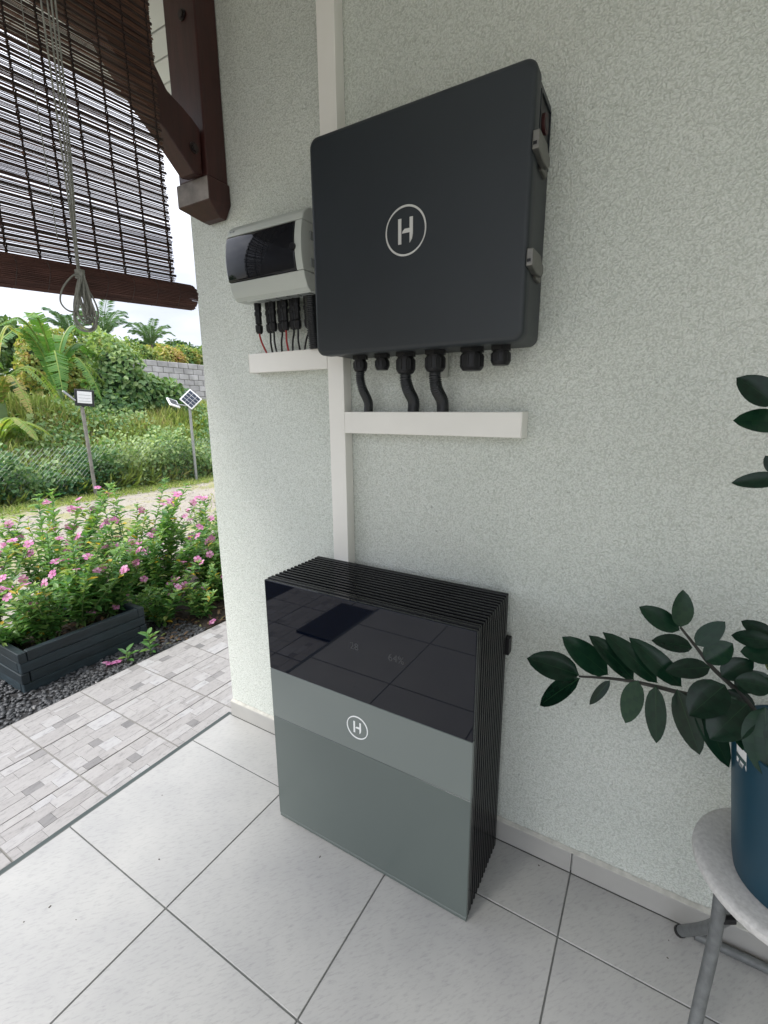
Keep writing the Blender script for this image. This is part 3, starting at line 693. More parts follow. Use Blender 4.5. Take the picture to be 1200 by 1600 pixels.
for (ya, yb_, nm) in ((AF+.0145, AF+.0265, 'front_rim'), (AB-.0105, AB, 'back_rim')):
    b = MB(); vs = []
    for yy in (ya, yb_): vs += [(p[0], yy, p[1]) for p in ring_o]+[(p[0], yy, p[1]) for p in ring_i]
    b.add(vs, fs).obj(nm, FINB, ba, bevel=.002, seg=2)
MB().box((A0, AF, .5795), (A1, AF+.0135, .8835)).obj('glass_band', GLASSB, ba, bevel=.0022, seg=2)
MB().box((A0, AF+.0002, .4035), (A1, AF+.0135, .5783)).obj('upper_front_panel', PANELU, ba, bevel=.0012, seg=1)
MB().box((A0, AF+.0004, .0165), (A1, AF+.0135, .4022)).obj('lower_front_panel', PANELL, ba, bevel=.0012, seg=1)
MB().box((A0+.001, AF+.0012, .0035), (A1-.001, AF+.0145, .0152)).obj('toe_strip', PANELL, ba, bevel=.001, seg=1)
emblem(-.4505, .487, AF+.0003, .0375, WHITEM, ba, .0008, 1.5)
MB().box((A1-.012, -.042, .690), (A1+.008, -.014, .742)).obj('side_socket', BLACKP, ba, bevel=.002, seg=1)
def text(s_, x, z_, y, size, m, parent, name):
    cu = bpy.data.curves.new(name, 'FONT'); cu.body = s_; cu.size = size; cu.extrude = .0002; cu.align_x = 'CENTER'
    o = bpy.data.objects.new(name, cu); COL.objects.link(o)
    dg = bpy.context.evaluated_depsgraph_get(); me = bpy.data.meshes.new_from_object(o.evaluated_get(dg)); bpy.data.objects.remove(o)
    me.transform(Matrix.Translation((x, y, z_)) @ Matrix.Rotation(math.pi/2, 4, 'X')); me.materials.clear(); me.materials.append(m)
    return link(name, me, parent)
text('28', -.4545, .738, AF-.0001, .030, DIM, ba, 'display_digits')
text('64%', -.318, .738, AF-.0001, .030, DIM, ba, 'display_digits')
# ================================================================== MAT on the path (mirrored in the black glass)
dm = MB().box((-1.705, -1.89, -.0185), (-1.412, -1.39, -.005)).obj('door_mat', RUBBER, bevel=.003, seg=1)
tag(ctr(dm), 'dark mat on the stone path, seen mirrored in the black glass band', 'mat')
# ================================================================== STOOL
sx, sy_, sz = .5515, -.25, .5
stl = empty('folding_stool', (sx, sy_, 0), 'round pale topped stool with bent grey tube legs under the blue pot', 'stool')
sr = .166
pr = [(0, -.03), (sr-.02, -.03), (sr-.006, -.026), (sr, -.015), (sr-.001, -.006), (sr-.006, -.0015), (sr-.014, 0), (sr-.05, -.002), (0, -.003)]
MB().lathe(pr, (sx, sy_, sz), 56).obj('seat', STOOLT, stl, smooth=True)
LB = [(.4472, -.25, .465), (.4472, -.25, .4184), (.4489, -.262, .3219), (.4441, -.28, .2353), (.437, -.3, .167), (.4299, -.325, .1064), (.4172, -.36, .0135)]
LA = [(.4203, -.045, .0131), (.4650, -.13, .1672), (.4931, -.24, .3771), (.4958, -.27, .465)]
def mir(P): return [(2*sx-p[0], p[1], p[2]) for p in P]
for P in (LB, mir(LB), LA, mir(LA)):
    lg = MB().tube(smooth_path(P, 8), .0128, 14).obj('leg', TUBEM, stl, smooth=True)
    e = P[-1] if P[0][2] > .2 else P[0]; q = P[-2] if P[0][2] > .2 else P[1]
    dv = (Vector(e)-Vector(q)).normalized()
    MB().tube([Vector(e)-dv*.012, Vector(e)+dv*.0015], .0142, 14).obj('foot_cap', BLACKP, lg, smooth=True)
MB().tube([(.455, -.034, .0125), (2*sx-.455, -.034, .0125)], .0115, 12).obj('floor_bar', TUBEM, stl, smooth=True)
MB().tube([(.452, -.262, .338), (.478, -.247, .338)], .0085, 12).obj('pivot_bolt', BLACKP, stl)
# ================================================================== POT AND PLANT
pxc, pyc = .552, -.268
pot = empty('plant_pot', (pxc, pyc, sz), 'deep blue tapered plant pot standing on the round stool', 'pot')
pp = [(.090, .0), (.098, .002), (.104, .03), (.1368, .294), (.1366, .297), (.1335, .298), (.130, .294), (.128, .262), (0, .260)]
MB().lathe(pp, (pxc, pyc, sz-.001), 56).obj('pot_body', POTM, pot, smooth=True)
MB().lathe([(0, .2595), (.126, .2605), (.06, .267), (0, .269)], (pxc, pyc, sz), 24).obj('soil', SOIL, pot)
def onpot(a, z_, off=.0012):
    r_ = .100+(z_-.03)/.205*.028+off; return (pxc+r_*math.cos(a), pyc+r_*math.sin(a), sz+z_)
def patch(a0, a1, z0, z1, off, m, nm, par, shear=0):
    b = MB(); n = 6; vs = []
    for i in range(n+1):
        a = a0+(a1-a0)*i/n; vs += [onpot(a, z0+shear*i/n, off), onpot(a, z1+shear*i/n, off)]
    return b.add(vs, [(2*i, 2*i+2, 2*i+3, 2*i+1) for i in range(n)]).obj(nm, m, par)
s1 = patch(R(195), R(208), .247, .291, .0012, PAPER, 'label_sticker', pot)
patch(R(195), R(208), .263, .272, .0018, mat('label_band', (.03, .07, .07), .5), 'label_band', s1)
patch(R(199), R(204), .250, .258, .0018, mat('label_mark', (.25, .27, .27), .5), 'label_mark', s1)
LEAF = [[(0.1264, -0.2, 0.7806, 0.0011, -0.2, 0.7915, 0.0721), (0.1285, -0.2003, 0.7729, 0.0334, -0.1803, 0.6562, 0.054), (0.1882, -0.2117, 0.8079, 0.0852, -0.2217, 0.8797, 0.0622), (0.2401, -0.222, 0.8172, 0.1479, -0.222, 0.8994, 0.0515), (0.2847, -0.2316, 0.8292, 0.1745, -0.2216, 0.9155, 0.0503), (0.3277, -0.2415, 0.8398, 0.2244, -0.2215, 0.916, 0.0489), (0.1934, -0.2124, 0.7953, 0.1574, -0.2324, 0.7324, 0.0221), (0.2488, -0.2239, 0.8194, 0.234, -0.2339, 0.7134, 0.0482), (0.2832, -0.2311, 0.8208, 0.2963, -0.2411, 0.6943, 0.0428), (0.3208, -0.2397, 0.8306, 0.3729, -0.2597, 0.7101, 0.0502), (0.353, -0.2472, 0.831, 0.4231, -0.2672, 0.7061, 0.0488)],
 [(0.3142, -0.2, 0.9516, 0.3117, -0.19, 1.0293, 0.043), (0.3137, -0.2023, 0.9452, 0.2347, -0.2023, 0.981, 0.0466), (0.344, -0.2129, 0.9246, 0.3868, -0.2029, 0.9821, 0.0391), (0.339, -0.2148, 0.9183, 0.2657, -0.2248, 0.9209, 0.0416), (0.3628, -0.2245, 0.8997, 0.4038, -0.2145, 0.9458, 0.0515), (0.3722, -0.2291, 0.8906, 0.2967, -0.2491, 0.8726, 0.0432), (0.3911, -0.2355, 0.8799, 0.4381, -0.2255, 0.9223, 0.0453), (0.3936, -0.2715, 0.8829, 0.3412, -0.3115, 0.8241, 0.069), (0.4283, -0.2854, 0.8621, 0.3749, -0.3354, 0.8033, 0.0763), (0.4125, -0.2429, 0.8685, 0.4649, -0.2429, 0.9072, 0.0443), (0.4541, -0.2877, 0.866, 0.4619, -0.3477, 0.7665, 0.0782), (0.4717, -0.2092, 0.9683, 0.4168, -0.1792, 0.982, 0.034), (0.4674, -0.2115, 0.9616, 0.4032, -0.1915, 0.9531, 0.0354), (0.4735, -0.2208, 0.941, 0.4169, -0.2208, 0.9345, 0.0496), (0.4476, -0.26, 0.8366, 0.3941, -0.26, 0.8625, 0.0494), (0.4678, -0.2438, 0.8844, 0.4117, -0.2538, 0.8897, 0.0465), (0.4116, -0.2808, 0.8671, 0.3746, -0.3108, 0.8207, 0.0485), (0.4693, -0.29, 0.8531, 0.509, -0.32, 0.7855, 0.0686), (0.4818, -0.2462, 0.8836, 0.5183, -0.2462, 0.9476, 0.0589), (0.4272, -0.29, 0.8512, 0.4229, -0.34, 0.8006, 0.0446)],
 [(0.4005, -0.26, 1.4082, 0.3435, -0.26, 1.455, 0.0504), (0.4218, -0.26, 1.3765, 0.3458, -0.27, 1.3845, 0.0482), (0.4287, -0.26, 1.2835, 0.3581, -0.26, 1.2725, 0.0304), (0.4218, -0.26, 1.2897, 0.3999, -0.25, 1.3208, 0.0245), (0.4341, -0.26, 1.3362, 0.4765, -0.26, 1.3793, 0.0467), (0.4211, -0.26, 1.3997, 0.4582, -0.26, 1.45, 0.0463)]]
STEM = [[(0.1267, -0.2, 0.7773), (0.1929, -0.212, 0.7998), (0.253, -0.225, 0.8152), (0.3157, -0.24, 0.8246), (0.3673, -0.25, 0.8289), (0.4204, -0.26, 0.8155), (0.4659, -0.265, 0.7862), (.5, -.265, .735)],
        [(0.3142, -0.2, 0.9516), (0.3444, -0.212, 0.9214), (0.3759, -0.225, 0.8895), (0.4125, -0.245, 0.8668), (0.4488, -0.255, 0.8325), (0.4905, -0.265, 0.7624), (.51, -.267, .735)],
        [(0.3885, -0.26, 1.4524), (0.4042, -0.26, 1.3997), (0.4257, -0.26, 1.2866), (0.4586, -0.26, 1.1122), (0.4907, -0.26, 0.9338), (0.5306, -0.265, 0.735)],
        [(0.4591, -0.22, 0.9767), (0.4932, -0.24, 0.9105), (0.5253, -0.265, 0.735)]]
zz = empty('zz_plant', (.53, -.265, .735), 'dark glossy leaved potted plant arching left over the wall from the blue pot', 'potted plant')
def zzmesh(wr, fold, cv):
    """unit-length leaf along +x, width ratio wr along y, normal +z"""
    b = MB(); n = 9; vs = []
    for i in range(n+1):
        f = i/n; w_ = wr*.5*(math.sin(math.pi*min(1, f*1.0)**.86))**.66 if 0 < f < 1 else .0
        if i == n: w_ = .002
        zc_ = -cv*(f-.3)**2+cv*.09
        for s_, ss in ((-1, 1), (-.5, .62), (0, 0), (.5, .62), (1, 1)):
            vs.append((f, s_*w_, zc_+fold*w_*ss*.9-(.010 if s_ == 0 and 0 < i < n else 0)))
    fs = [(i*5+j, (i+1)*5+j, (i+1)*5+j+1, i*5+j+1) for i in range(n) for j in range(4)]
    b.add(vs, fs)
    mid = [Vector(vs[i*5+2])+Vector((0, 0, .004)) for i in range(n)]
    b.tube(mid, [.010-.0008*i for i in range(n)], 4, t=-1)
    return b
leafmeshes = {}; LEAFS = []
def zleaf(t, tint):
    B = Vector(t[:3]); E_ = Vector(t[3:6]); L_ = (E_-B).length; wr = round(min(.75, t[6]*.97/L_), 2)
    q = (random.choice([.08, .16, .26]), random.choice([.03, .12, .22]), tint); key = (wr,)+q
    if key not in leafmeshes:
        mb = zzmesh(wr, q[0], q[1]); mb.t = [.90 if q_ == -1 else tint+.12*math.sin(i_*2.1) for i_, q_ in enumerate(mb.t)]; leafmeshes[key] = mb.mesh('leaf', ZZ, smooth=True, tint=True, fixn=False)
        leafmeshes[key].set_sharp_from_angle(angle=R(80))
    X_ = (E_-B).normalized(); toc = (Vector((.2368, -1.2597, 1.4))-B).normalized()
    Nn = (toc*.8+Vector((random.uniform(-.35, .35), -.2, .45+random.uniform(-.2, .4))))
    Y_ = Nn.cross(X_).normalized(); Z_ = X_.cross(Y_)
    o = bpy.data.objects.new('leaf', leafmeshes[key]); COL.objects.link(o)
    M_ = Matrix((X_, Y_, Z_)).transposed().to_4x4(); o.rotation_euler = M_.to_euler(); o.location = B+toc*.006*((len(LEAFS)*3) % 5); LEAFS.append(o); o.scale = (L_, L_, L_)
    return o
for gi in range(4):
    P = smooth_path(STEM[gi], 5); n = len(P)
    s_ = MB().tube(P, [.0025+.0050*i/(n-1) for i in range(n)], 10).obj('stem', STEMD, zz, smooth=True)
    if gi < 3:
        for t in LEAF[gi]: attach(zleaf(t, random.uniform(.1, .8)), s_)
o = attach(zleaf((.478, -.215, .905, .455, -.225, .925, .05), 1.0), zz)
# ================================================================== PLANTER
pl_ = empty('planter_box', (-2.68, -.06, -.05), 'blue black timber planter box of stacked planks beside the gravel strip', 'planter')
PX1, PX0, PY0, PY1 = -2.5, -2.92, -.392, .266
H_ = .0585; z = -.05
def plank(a, b_): 
    j = lambda: random.uniform(-.002, .002)
    o = MB().box((a[0]+j(), a[1]+j(), a[2]+.001), (b_[0]+j(), b_[1]+j(), b_[2]-.001)).obj('plank', PLANKM, pl_, bevel=.003, seg=1)
T_ = .035
for k in range(4):
    z0, z1 = z+k*H_, z+(k+1)*H_
    if k % 2 == 0:
        plank((PX1-T_, PY0, z0), (PX1, PY1, z1)); plank((PX0, PY0, z0), (PX0+T_, PY1, z1))
        plank((PX0+T_+.002, PY0, z0), (PX1-T_-.002, PY0+T_, z1)); plank((PX0+T_+.002, PY1-T_, z0), (PX1-T_-.002, PY1, z1))
    else:
        plank((PX0-.004, PY0-.004, z0), (PX1+.004, PY0+T_, z1)); plank((PX0-.004, PY1-T_, z0), (PX1+.004, PY1+.004, z1))
        plank((PX1-T_, PY0+T_+.002, z0), (PX1, PY1-T_-.002, z1)); plank((PX0, PY0+T_+.002, z0), (PX0+T_, PY1-T_-.002, z1))
MB().box((PX0+T_, PY0+T_, -.04), (PX1-T_, PY1-T_, z+2.7*H_)).obj('soil', SOIL, pl_)
tag(MB().box((-3.3, -5.2, -.10), (-2.2465, .239, -.047)).obj('gravel_bed', PEBBED), kind='structure')
# bed of soil behind the gravel
tag(MB().box((-4.0, .24, -.09), (-2.30, 3.2, -.046)).obj('flower_bed', SOIL), kind='structure')
# dark gravel
ico = bmesh.new(); bmesh.ops.create_icosphere(ico, subdivisions=1, radius=1); iv = np.array([v.co[:] for v in ico.verts]); ifc = np.array([[v.index for v in f.verts] for f in ico.faces]); ico.free()
def pebbles(name, n, xr, yr, z0, smin, smax, m, tint, zspread=.012, excl=None):
    cx_ = U(*xr, n); cy_ = U(*yr, n)
    if excl is not None: k = ~excl(cx_, cy_); cx_, cy_ = cx_[k], cy_[k]; n = len(cx_)
    s_ = U(smin, smax, n); sc = np.stack([s_*U(.8, 1.3, n), s_*U(.6, 1., n), s_*U(.45, .75, n)], 1); th = U(0, 6.28, n); tl = U(-.5, .5, n)
    V = iv[None]*sc[:, None]*(1+U(-.18, .18, (n, 12))[:, :, None])
    x = V[..., 0]*np.cos(tl)[:, None]-V[..., 2]*np.sin(tl)[:, None]; zv = V[..., 0]*np.sin(tl)[:, None]+V[..., 2]*np.cos(tl)[:, None]; y = V[..., 1]
    X2 = x*np.cos(th)[:, None]-y*np.sin(th)[:, None]+cx_[:, None]; Y2 = x*np.sin(th)[:, None]+y*np.cos(th)[:, None]+cy_[:, None]; Z2 = zv+(z0+U(0, zspread, n))[:, None]
    V = np.stack([X2, Y2, Z2], -1).reshape(-1, 3); F = (ifc[None]+(np.arange(n)*12)[:, None, None]).reshape(-1)
    me = bpy.data.meshes.new(name); me.vertices.add(len(V)); me.vertices.foreach_set('co', V.astype(np.float32).ravel())
    me.loops.add(len(F)); me.loops.foreach_set('vertex_index', F.astype(np.int32)); me.polygons.add(len(F)//3); me.polygons.foreach_set('loop_start', np.arange(0, len(F), 3, dtype=np.int32))
    a = me.attributes.new('tint', 'FLOAT', 'FACE'); a.data.foreach_set('value', np.repeat(tint(n), 20).astype(np.float32))
    me.materials.append(m); me.update(calc_edges=True)
    return tag(link(name, me), kind='stuff')
inpl = lambda x, y: (x > PX0) & (x < PX1) & (y > PY0) & (y < PY1)
pebbles('dark_gravel', 7500, (-3.1, -2.245), (-1.5, .55), -.05, .008, .0165, PEBB, lambda n: np.clip(rng.beta(2, 4, n)+(U(0, 1, n) > .985)*.6, 0, 1), .012, inpl)
STONE = leafmat('pale_stone', [(0, (.20, .18, .15)), (1, (.42, .39, .34))], .9, 0)
pebbles('yard_stones', 5000, (-8.2, -3.2), (-3, 8), -.055, .006, .02, STONE, lambda n: U(0, 1, n), .004)
# ================================================================== PERIWINKLES
def flower_mesh():
    b = MB()
    for k in range(5):
        a = 2*math.pi*k/5; c, s_ = math.cos(a), math.sin(a)
        P = [(.002, 0, 0), (.010, -.0075, .0012), (.0185, -.0085, .0004), (.0205, -.001, -.0006), (.0185, .0075, .0006), (.010, .0072, .0018)]
        b.add([(p[0]*c-p[1]*s_, p[0]*s_+p[1]*c, p[2]) for p in P], [(0, 1, 2, 3), (0, 3, 4, 5)], 0, random.uniform(0, 1))
    b.add([(.0032*math.cos(t), .0032*math.sin(t), .0022) for t in np.linspace(0, 6.283, 7)[:-1]], [tuple(range(6))], 1)
    b.tube([(0, 0, 0), (0, 0, -.018)], .0011, 4, 0, t=.5)
    return b.mesh('flower', [PETAL, PETALC], tint=True, fixn=False)
FLM = [flower_mesh() for _ in range(4)]
def periwinkle(x, y, z0, hs, nst, spread, label, lean=(0, 0), nf=20, dens=1.0):
    t = empty('periwinkle_plant', (x, y, z0), label, 'flowering plant', 'pink periwinkle plants around the planter')
    st_ = MB(); B = []; D = []; N = []; Ln = []; W = []; Ti = []; tips = []
    for k in range(nst):
        a = random.uniform(0, 6.283); h = hs*random.uniform(.55, 1.05); s_ = spread*random.uniform(.25, 1)
        p0 = Vector((x+random.uniform(-.04, .04), y+random.uniform(-.04, .04), z0))
        p1 = p0+Vector((math.cos(a)*s_*.45+lean[0]*.3, math.sin(a)*s_*.45+lean[1]*.3, h*.5)); p2 = p0+Vector((math.cos(a)*s_+lean[0], math.sin(a)*s_+lean[1], h))
        P = smooth_path([p0, p1, p2], 7); st_.tube(P, [.0045-.003*i/(len(P)-1) for i in range(len(P))], 5)
        tips.append((P[-1], (P[-1]-P[-2]).normalized()))
        nl = int(h/.020*dens)
        for i in range(nl):
            f = .12+.88*i/nl; q = f*(len(P)-1); j = min(int(q), len(P)-2); c = P[j].lerp(P[j+1], q-j); tg = (P[j+1]-P[j]).normalized()
            for sd in (0, 1):
                aa = i*1.9+sd*math.pi+random.uniform(-.5, .5); dd = Vector((math.cos(aa), math.sin(aa), random.uniform(-.1, 1.15)))
                B.append(c); D.append(dd); N.append(Vector((random.uniform(-.3, .3), random.uniform(-.3, .3), 1))); Ln.append(random.uniform(.05, .085)*(1.1-.3*f)); W.append(random.uniform(.020, .032))
                Ti.append(min(.93, max(0, random.gauss(.42+.22*f, .2))) if random.random() > .025 else 1)
        for i in range(7):
            aa = i*1.2; B.append(P[-1]); D.append(Vector((math.cos(aa), math.sin(aa), .9))); N.append(Vector((0, 0, 1))); Ln.append(random.uniform(.025, .04)); W.append(.013); Ti.append(random.uniform(.6, .9))
    st_.obj('stem', STEMG, t, smooth=True)
    tag(leaf_cloud('foliage', np.array(B), np.array(D), np.array(N), np.array(Ln), np.array(W), np.array(Ti), VINCA, t), kind='stuff')
    for k in range(nf):
        c, tg = random.choice(tips) if k < nf*.7 else (random.choice(B[nst:]), Vector((0, 0, 1)))
        p = Vector(c)+Vector((random.uniform(-.035, .035), random.uniform(-.035, .035), random.uniform(.008, .03)))
        n_v = Vector((random.uniform(-.2, 1.1), random.uniform(-1, .3), random.uniform(.3, 1.1))).normalized()
        o = bpy.data.objects.new('flower', random.choice(FLM)); COL.objects.link(o); o.location = p; o.rotation_euler = n_v.to_track_quat('Z', 'Y').to_euler(); s_ = random.uniform(1.1, 1.55); o.scale = (s_, s_, s_)
        attach(o, t)
ZS = z+2.7*H_
spec = [(-2.72, .02, ZS, .56, 20, .30, 'tall pink periwinkle in the middle of the planter box', (-.03, .12), 20),
        (-2.70, -.18, ZS, .42, 18, .28, 'pink periwinkle spilling towards the near end of the planter box', (-.03, -.05), 14),
        (-2.72, .18, ZS, .46, 18, .28, 'pink periwinkle at the far end of the planter box', (0, .05), 14),
        (-2.76, -.32, ZS, .22, 12, .16, 'low leafy periwinkle at the near corner inside the planter box', (0, 0), 4),
        (-3.22, .12, -.05, .95, 24, .40, 'tallest pink periwinkle, standing behind the planter box', (0, .1), 24),
        (-3.25, -.28, -.05, .74, 22, .38, 'pink periwinkle behind the near corner of the planter, cut by the photo edge', (0, 0), 18),
        (-3.12, .60, -.05, .86, 24, .42, 'pink periwinkle with many blooms right of the tallest one', (0, .1), 24),
        (-2.84, .62, -.05, .62, 22, .36, 'bushy pink periwinkle on the bed past the far end of the planter', (0, .05), 17),
        (-2.98, 1.15, -.05, .70, 22, .40, 'pink periwinkle beside the house wall corner', (0, .1), 20),
        (-2.62, .92, -.05, .40, 20, .27, 'low pink periwinkle leaning over the path edge', (-.04, .0), 12),
        (-2.60, 1.40, -.05, .46, 18, .28, 'low pink periwinkle farthest along the path edge', (0, 0), 10),
        (-2.62, .46, -.05, .30, 16, .20, 'low dark leafed periwinkle just past the planter end', (-.02, .0), 6),
        (-2.80, 1.02, -.05, .50, 20, .30, 'leafy periwinkle filling the bed between the path edge and the wall corner', (0, 0), 8),
        (-2.50, .68, -.05, .26, 16, .18, 'small periwinkle at the path edge with few blooms', (-.03, 0), 4)]
for s_ in spec: periwinkle(s_[0], s_[1], s_[2], s_[3], s_[4], s_[5], s_[6], s_[7], s_[8], 1.0)
n = 420; lx = np.concatenate([U(-2.9, -2.28, 300), U(-2.85, -2.56, 120)]); ly = np.concatenate([U(.28, 1.7, 300), U(-.34, .22, 120)]); lz = np.concatenate([np.full(300, -.038), np.full(120, z+2.7*H_+.008)])
tag(leaf_cloud('leaf_litter', np.stack([lx, ly, lz+U(0, .01, n)], 1), rdir(n)*np.array([1, 1, .25]), rdir(n)*.4+np.array([0, 0, 1]), U(.03, .06, n), U(.012, .024, n), U(0, 1, n), leafmat('dead_leaf', [(0, (.05, .03, .02)), (.5, (.12, .07, .04)), (.8, (.20, .13, .06)), (1, (.16, .20, .06))], .7, .1)), kind='stuff')
# seedling, fallen petals and leaves
def seedling(x, y, h, n, label):
    t = empty('seedling', (x, y, -.05), label, 'plant'); B = []; D = []
    for k in range(n):
        f = k/n; a = k*2.4; B.append((x, y, -.05+h*(.15+.85*f))); D.append((math.cos(a), math.sin(a), .35+.4*f))
    MB().tube([(x, y, -.055), (x+.004, y, -.05+h)], .003, 6).obj('stem', STEMG, t)
    for k in range(n):
        leaf_cloud('leaf', np.array([B[k]]), np.array([D[k]]), np.array([[0., 0, 1]]), U(.05, .075), U(.024, .032), np.array([U(.35, .75)]), VINCA, t)
seedling(-2.31, .17, .15, 16, 'bright green seedling growing between planter and path edge')
seedling(-2.36, .06, .07, 7, 'small seedling in the dark gravel near the planter')
fp = MB()
k = 0
for (x, y, lab) in ((-2.40, -.03, 'fallen pink blossom on the gravel at the foot of the planter, left of its pair'), (-2.37, .005, 'fallen pink blossom on the gravel beside the seedling'), (-2.58, -.56, 'fallen pink blossom on the gravel before the near planter corner'),
                    (-2.32, .62, 'fallen pink blossom on the dark soil past the planter end'), (-2.27, .80, 'fallen pink blossom lying at the path edge under the low periwinkle'), (-2.19, 1.05, 'fallen pink blossom on the path tiles near the wall corner')):
    o = bpy.data.objects.new('fallen_blossom', FLM[k % 4]); COL.objects.link(o); o.location = (x, y, -.024 if x < -2.25 else -.014); o.rotation_euler = (random.uniform(-.5, .5), random.uniform(-.5, .5), random.uniform(0, 6)); o.scale = (1.35,)*3
    tag(o, lab, 'flower', 'fallen pink blossoms'); k += 1
# ================================================================== FENCE
FX = -8.35
def fxp(y): return FX+.13*(y-2.9)*.35 if False else FX
fe = empty('chain_link_fence', (FX, 2.5, -.05), 'sagging grey chain link fence half buried in creepers along the yard', 'fence')
b = MB(); FH = .86; p_ = .075
yy0, yy1 = -5.0, 13.0
for k in range(int((yy1-yy0)/p_)):
    y = yy0+k*p_
    for sg in (-1, 1):
        ya, yb_ = (y, y+FH*.95) if sg > 0 else (y+FH*.95, y)
        dv = Vector((0, yb_-ya, FH)).normalized(); u = Vector((1, 0, 0)); q = dv.cross(u); rr_ = .0015
        vs = []
        for (f, zz_) in ((0, -.05), (1, -.05+FH)):
            base = Vector((FX+.03*math.sin(y*1.1)*f, ya+(yb_-ya)*f, zz_))
            for a in (0, 2.09, 4.19): vs.append(base+u*math.cos(a)*rr_+q*math.sin(a)*rr_)
        b.add(vs, [(0, 1, 4, 3), (1, 2, 5, 4), (2, 0, 3, 5)])
tag(b.obj('wire_mesh', mat('fence_wire', (.26, .27, .27), .5, metal=.4), fe, fixn=False), kind='stuff')
for y in (-4.5, -2, .3, 7.4, 10):
    MB().tube([(FX+.03, y, -.1), (FX+.03, y, FH+.05)], .022, 10).obj('post', GALVD, fe, smooth=True)
# ================================================================== SOLAR LAMP POSTS
def lamp(x, y, h, rot, label, m, solar_first, lean=0):
    t = empty('solar_lamp_post', (x, y, -.05), label, 'lamp post', 'solar flood lamp posts by the fence')
    MB().tube([(x+lean*.0, y+lean, -.1), (x, y, h)], .028, 12).obj('post', m, t, smooth=True)
    def panel(c, w_, h_, rz, tilt, roll, face, frame, nm, bars):
        M_ = Matrix.Translation(c) @ Matrix.Rotation(rz, 4, 'Z') @ Matrix.Rotation(tilt, 4, 'Y') @ Matrix.Rotation(roll, 4, 'X')
        fr = MB().box((-.03, -w_/2, -h_/2), (0, w_/2, h_/2), M=M_).obj(nm, frame, t, bevel=.006, seg=1)
        if bars:
            for i in range(4):
                for j in range(3):
                    y0 = -w_/2+.02+i*(w_-.04)/4; z0 = -h_/2+.02+j*(h_-.04)/3
                    MB().box((.0, y0+.004, z0+.004), (.005, y0+(w_-.04)/4-.004, z0+(h_-.04)/3-.004), M=M_).obj('cell', face, fr)
        else:
            MB().box((.0, -w_/2+.035, -h_/2+.05), (.004, w_/2-.035, h_/2-.03), M=M_).obj('lens', face, fr)
            for i in range(3): MB().box((.0042, -w_/2+.05, -h_/2+.08+i*.05), (.0052, w_/2-.05, -h_/2+.084+i*.05), M=M_).obj('led_row', MGREY, fr)
    if solar_first:
        panel((x+.04, y+.02, h+.10), .30, .30, R(-38), R(-12), R(45), SOLAR, LAMPW, 'solar_panel', True)
        panel((x-.06, y-.30, h+.03), .24, .20, R(20), R(-40), R(-20), LAMPB, LAMPW, 'flood_lamp', False)
        MB().tube([(x, y, h-.04), (x-.05, y-.26, h+.0)], .012, 8).obj('arm', m, t)
    else:
        panel((x+.06, y+.03, h+.14), .27, .27, R(-20), R(4), R(-4), LAMPW, LAMPB, 'flood_lamp', False)
        panel((x-.10, y-.10, h+.18), .26, .22, R(60), R(-45), 0, SOLAR, GALV, 'solar_panel', True)
        MB().tube([(x, y, h-.03), (x+.03, y+.02, h+.05)], .02, 8).obj('arm', LAMPB, t)
lamp(-8.18, 2.86, 1.46, 0, 'weathered post carrying a square flood lamp with a white lens', GALVD, False, .02)
lamp(-8.20, 4.89, 1.52, 0, 'clean grey post carrying a tilted solar panel near the house corner', GALV, True)
# ================================================================== GRASS, WEEDS AND CREEPERS
n = 140000
x = -8.4-U(0, 1, n)**1.05*5.6; y = U(-3, 14, n); keep = (y > (-x-8.5)*.28-3) ; x, y = x[keep], y[keep]; n = len(x)
hgt = U(.2, .5, n)*(1-.25*np.sin(y*2.1)*np.sin(x*1.7))
B = np.stack([x, y, gz(x, y)-.02], 1); D = rdir(n, 2.2); pat = .5+.25*np.sin(x*1.9+y*.8)+.2*np.sin(y*2.7-x)
tag(leaf_cloud('tall_grass', B, D, rdir(n), hgt, U(.009, .02, n), np.clip(pat*.5+U(.1, .7, n), 0, 1), GRASS, fold=.1, droop=.35), kind='stuff')
def broad(name, n, fx, smin, smax, m, tint, zb=.6):
    B = fx(n); n = len(B); D = rdir(n, .1); D[:, 0] += .35
    return leaf_cloud(name, B, D, rdir(n, 1.2)+np.array([.7, -.2, 0]), U(smin, smax, n), U(smin, smax, n)*.8, tint(B), m)
def fenceveg(n):
    y = U(-4, 13, n); hh = .60+.26*np.sin(y*1.7+.6)+.2*np.sin(y*4.3)+.14*np.sin(y*11)+U(-.15, .2, n); hh = np.clip(hh, .3, 1.1)
    z = U(0, 1, n)**.8*hh; x = FX-.02-U(-.12, 1.1, n)*(.35+.6*z)
    return np.stack([x, y, z-.04], 1)
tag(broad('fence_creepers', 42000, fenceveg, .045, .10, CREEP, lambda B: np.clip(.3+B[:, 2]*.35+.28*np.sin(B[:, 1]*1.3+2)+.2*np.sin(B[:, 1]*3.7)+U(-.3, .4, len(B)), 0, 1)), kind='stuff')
def bankveg(n):
    x = -8.45-U(0, 1, n)**1.1*4.6; y = U(-3, 13, n); k = (np.sin(x*2.1+y*1.4)+np.sin(y*2.3-x*.8)+U(-.8, .8, n)) > -.3; x, y = x[k], y[k]
    return np.stack([x, y, gz(x, y)+U(.05, .48, len(x))], 1)
tag(broad('bank_weeds', 50000, bankveg, .05, .12, CREEP, lambda B: np.clip(.55+.08*(-B[:, 0]-9)+.15*np.sin(B[:, 1]*2.2+B[:, 0])+U(-.3, .35, len(B)), 0, 1)), kind='stuff')
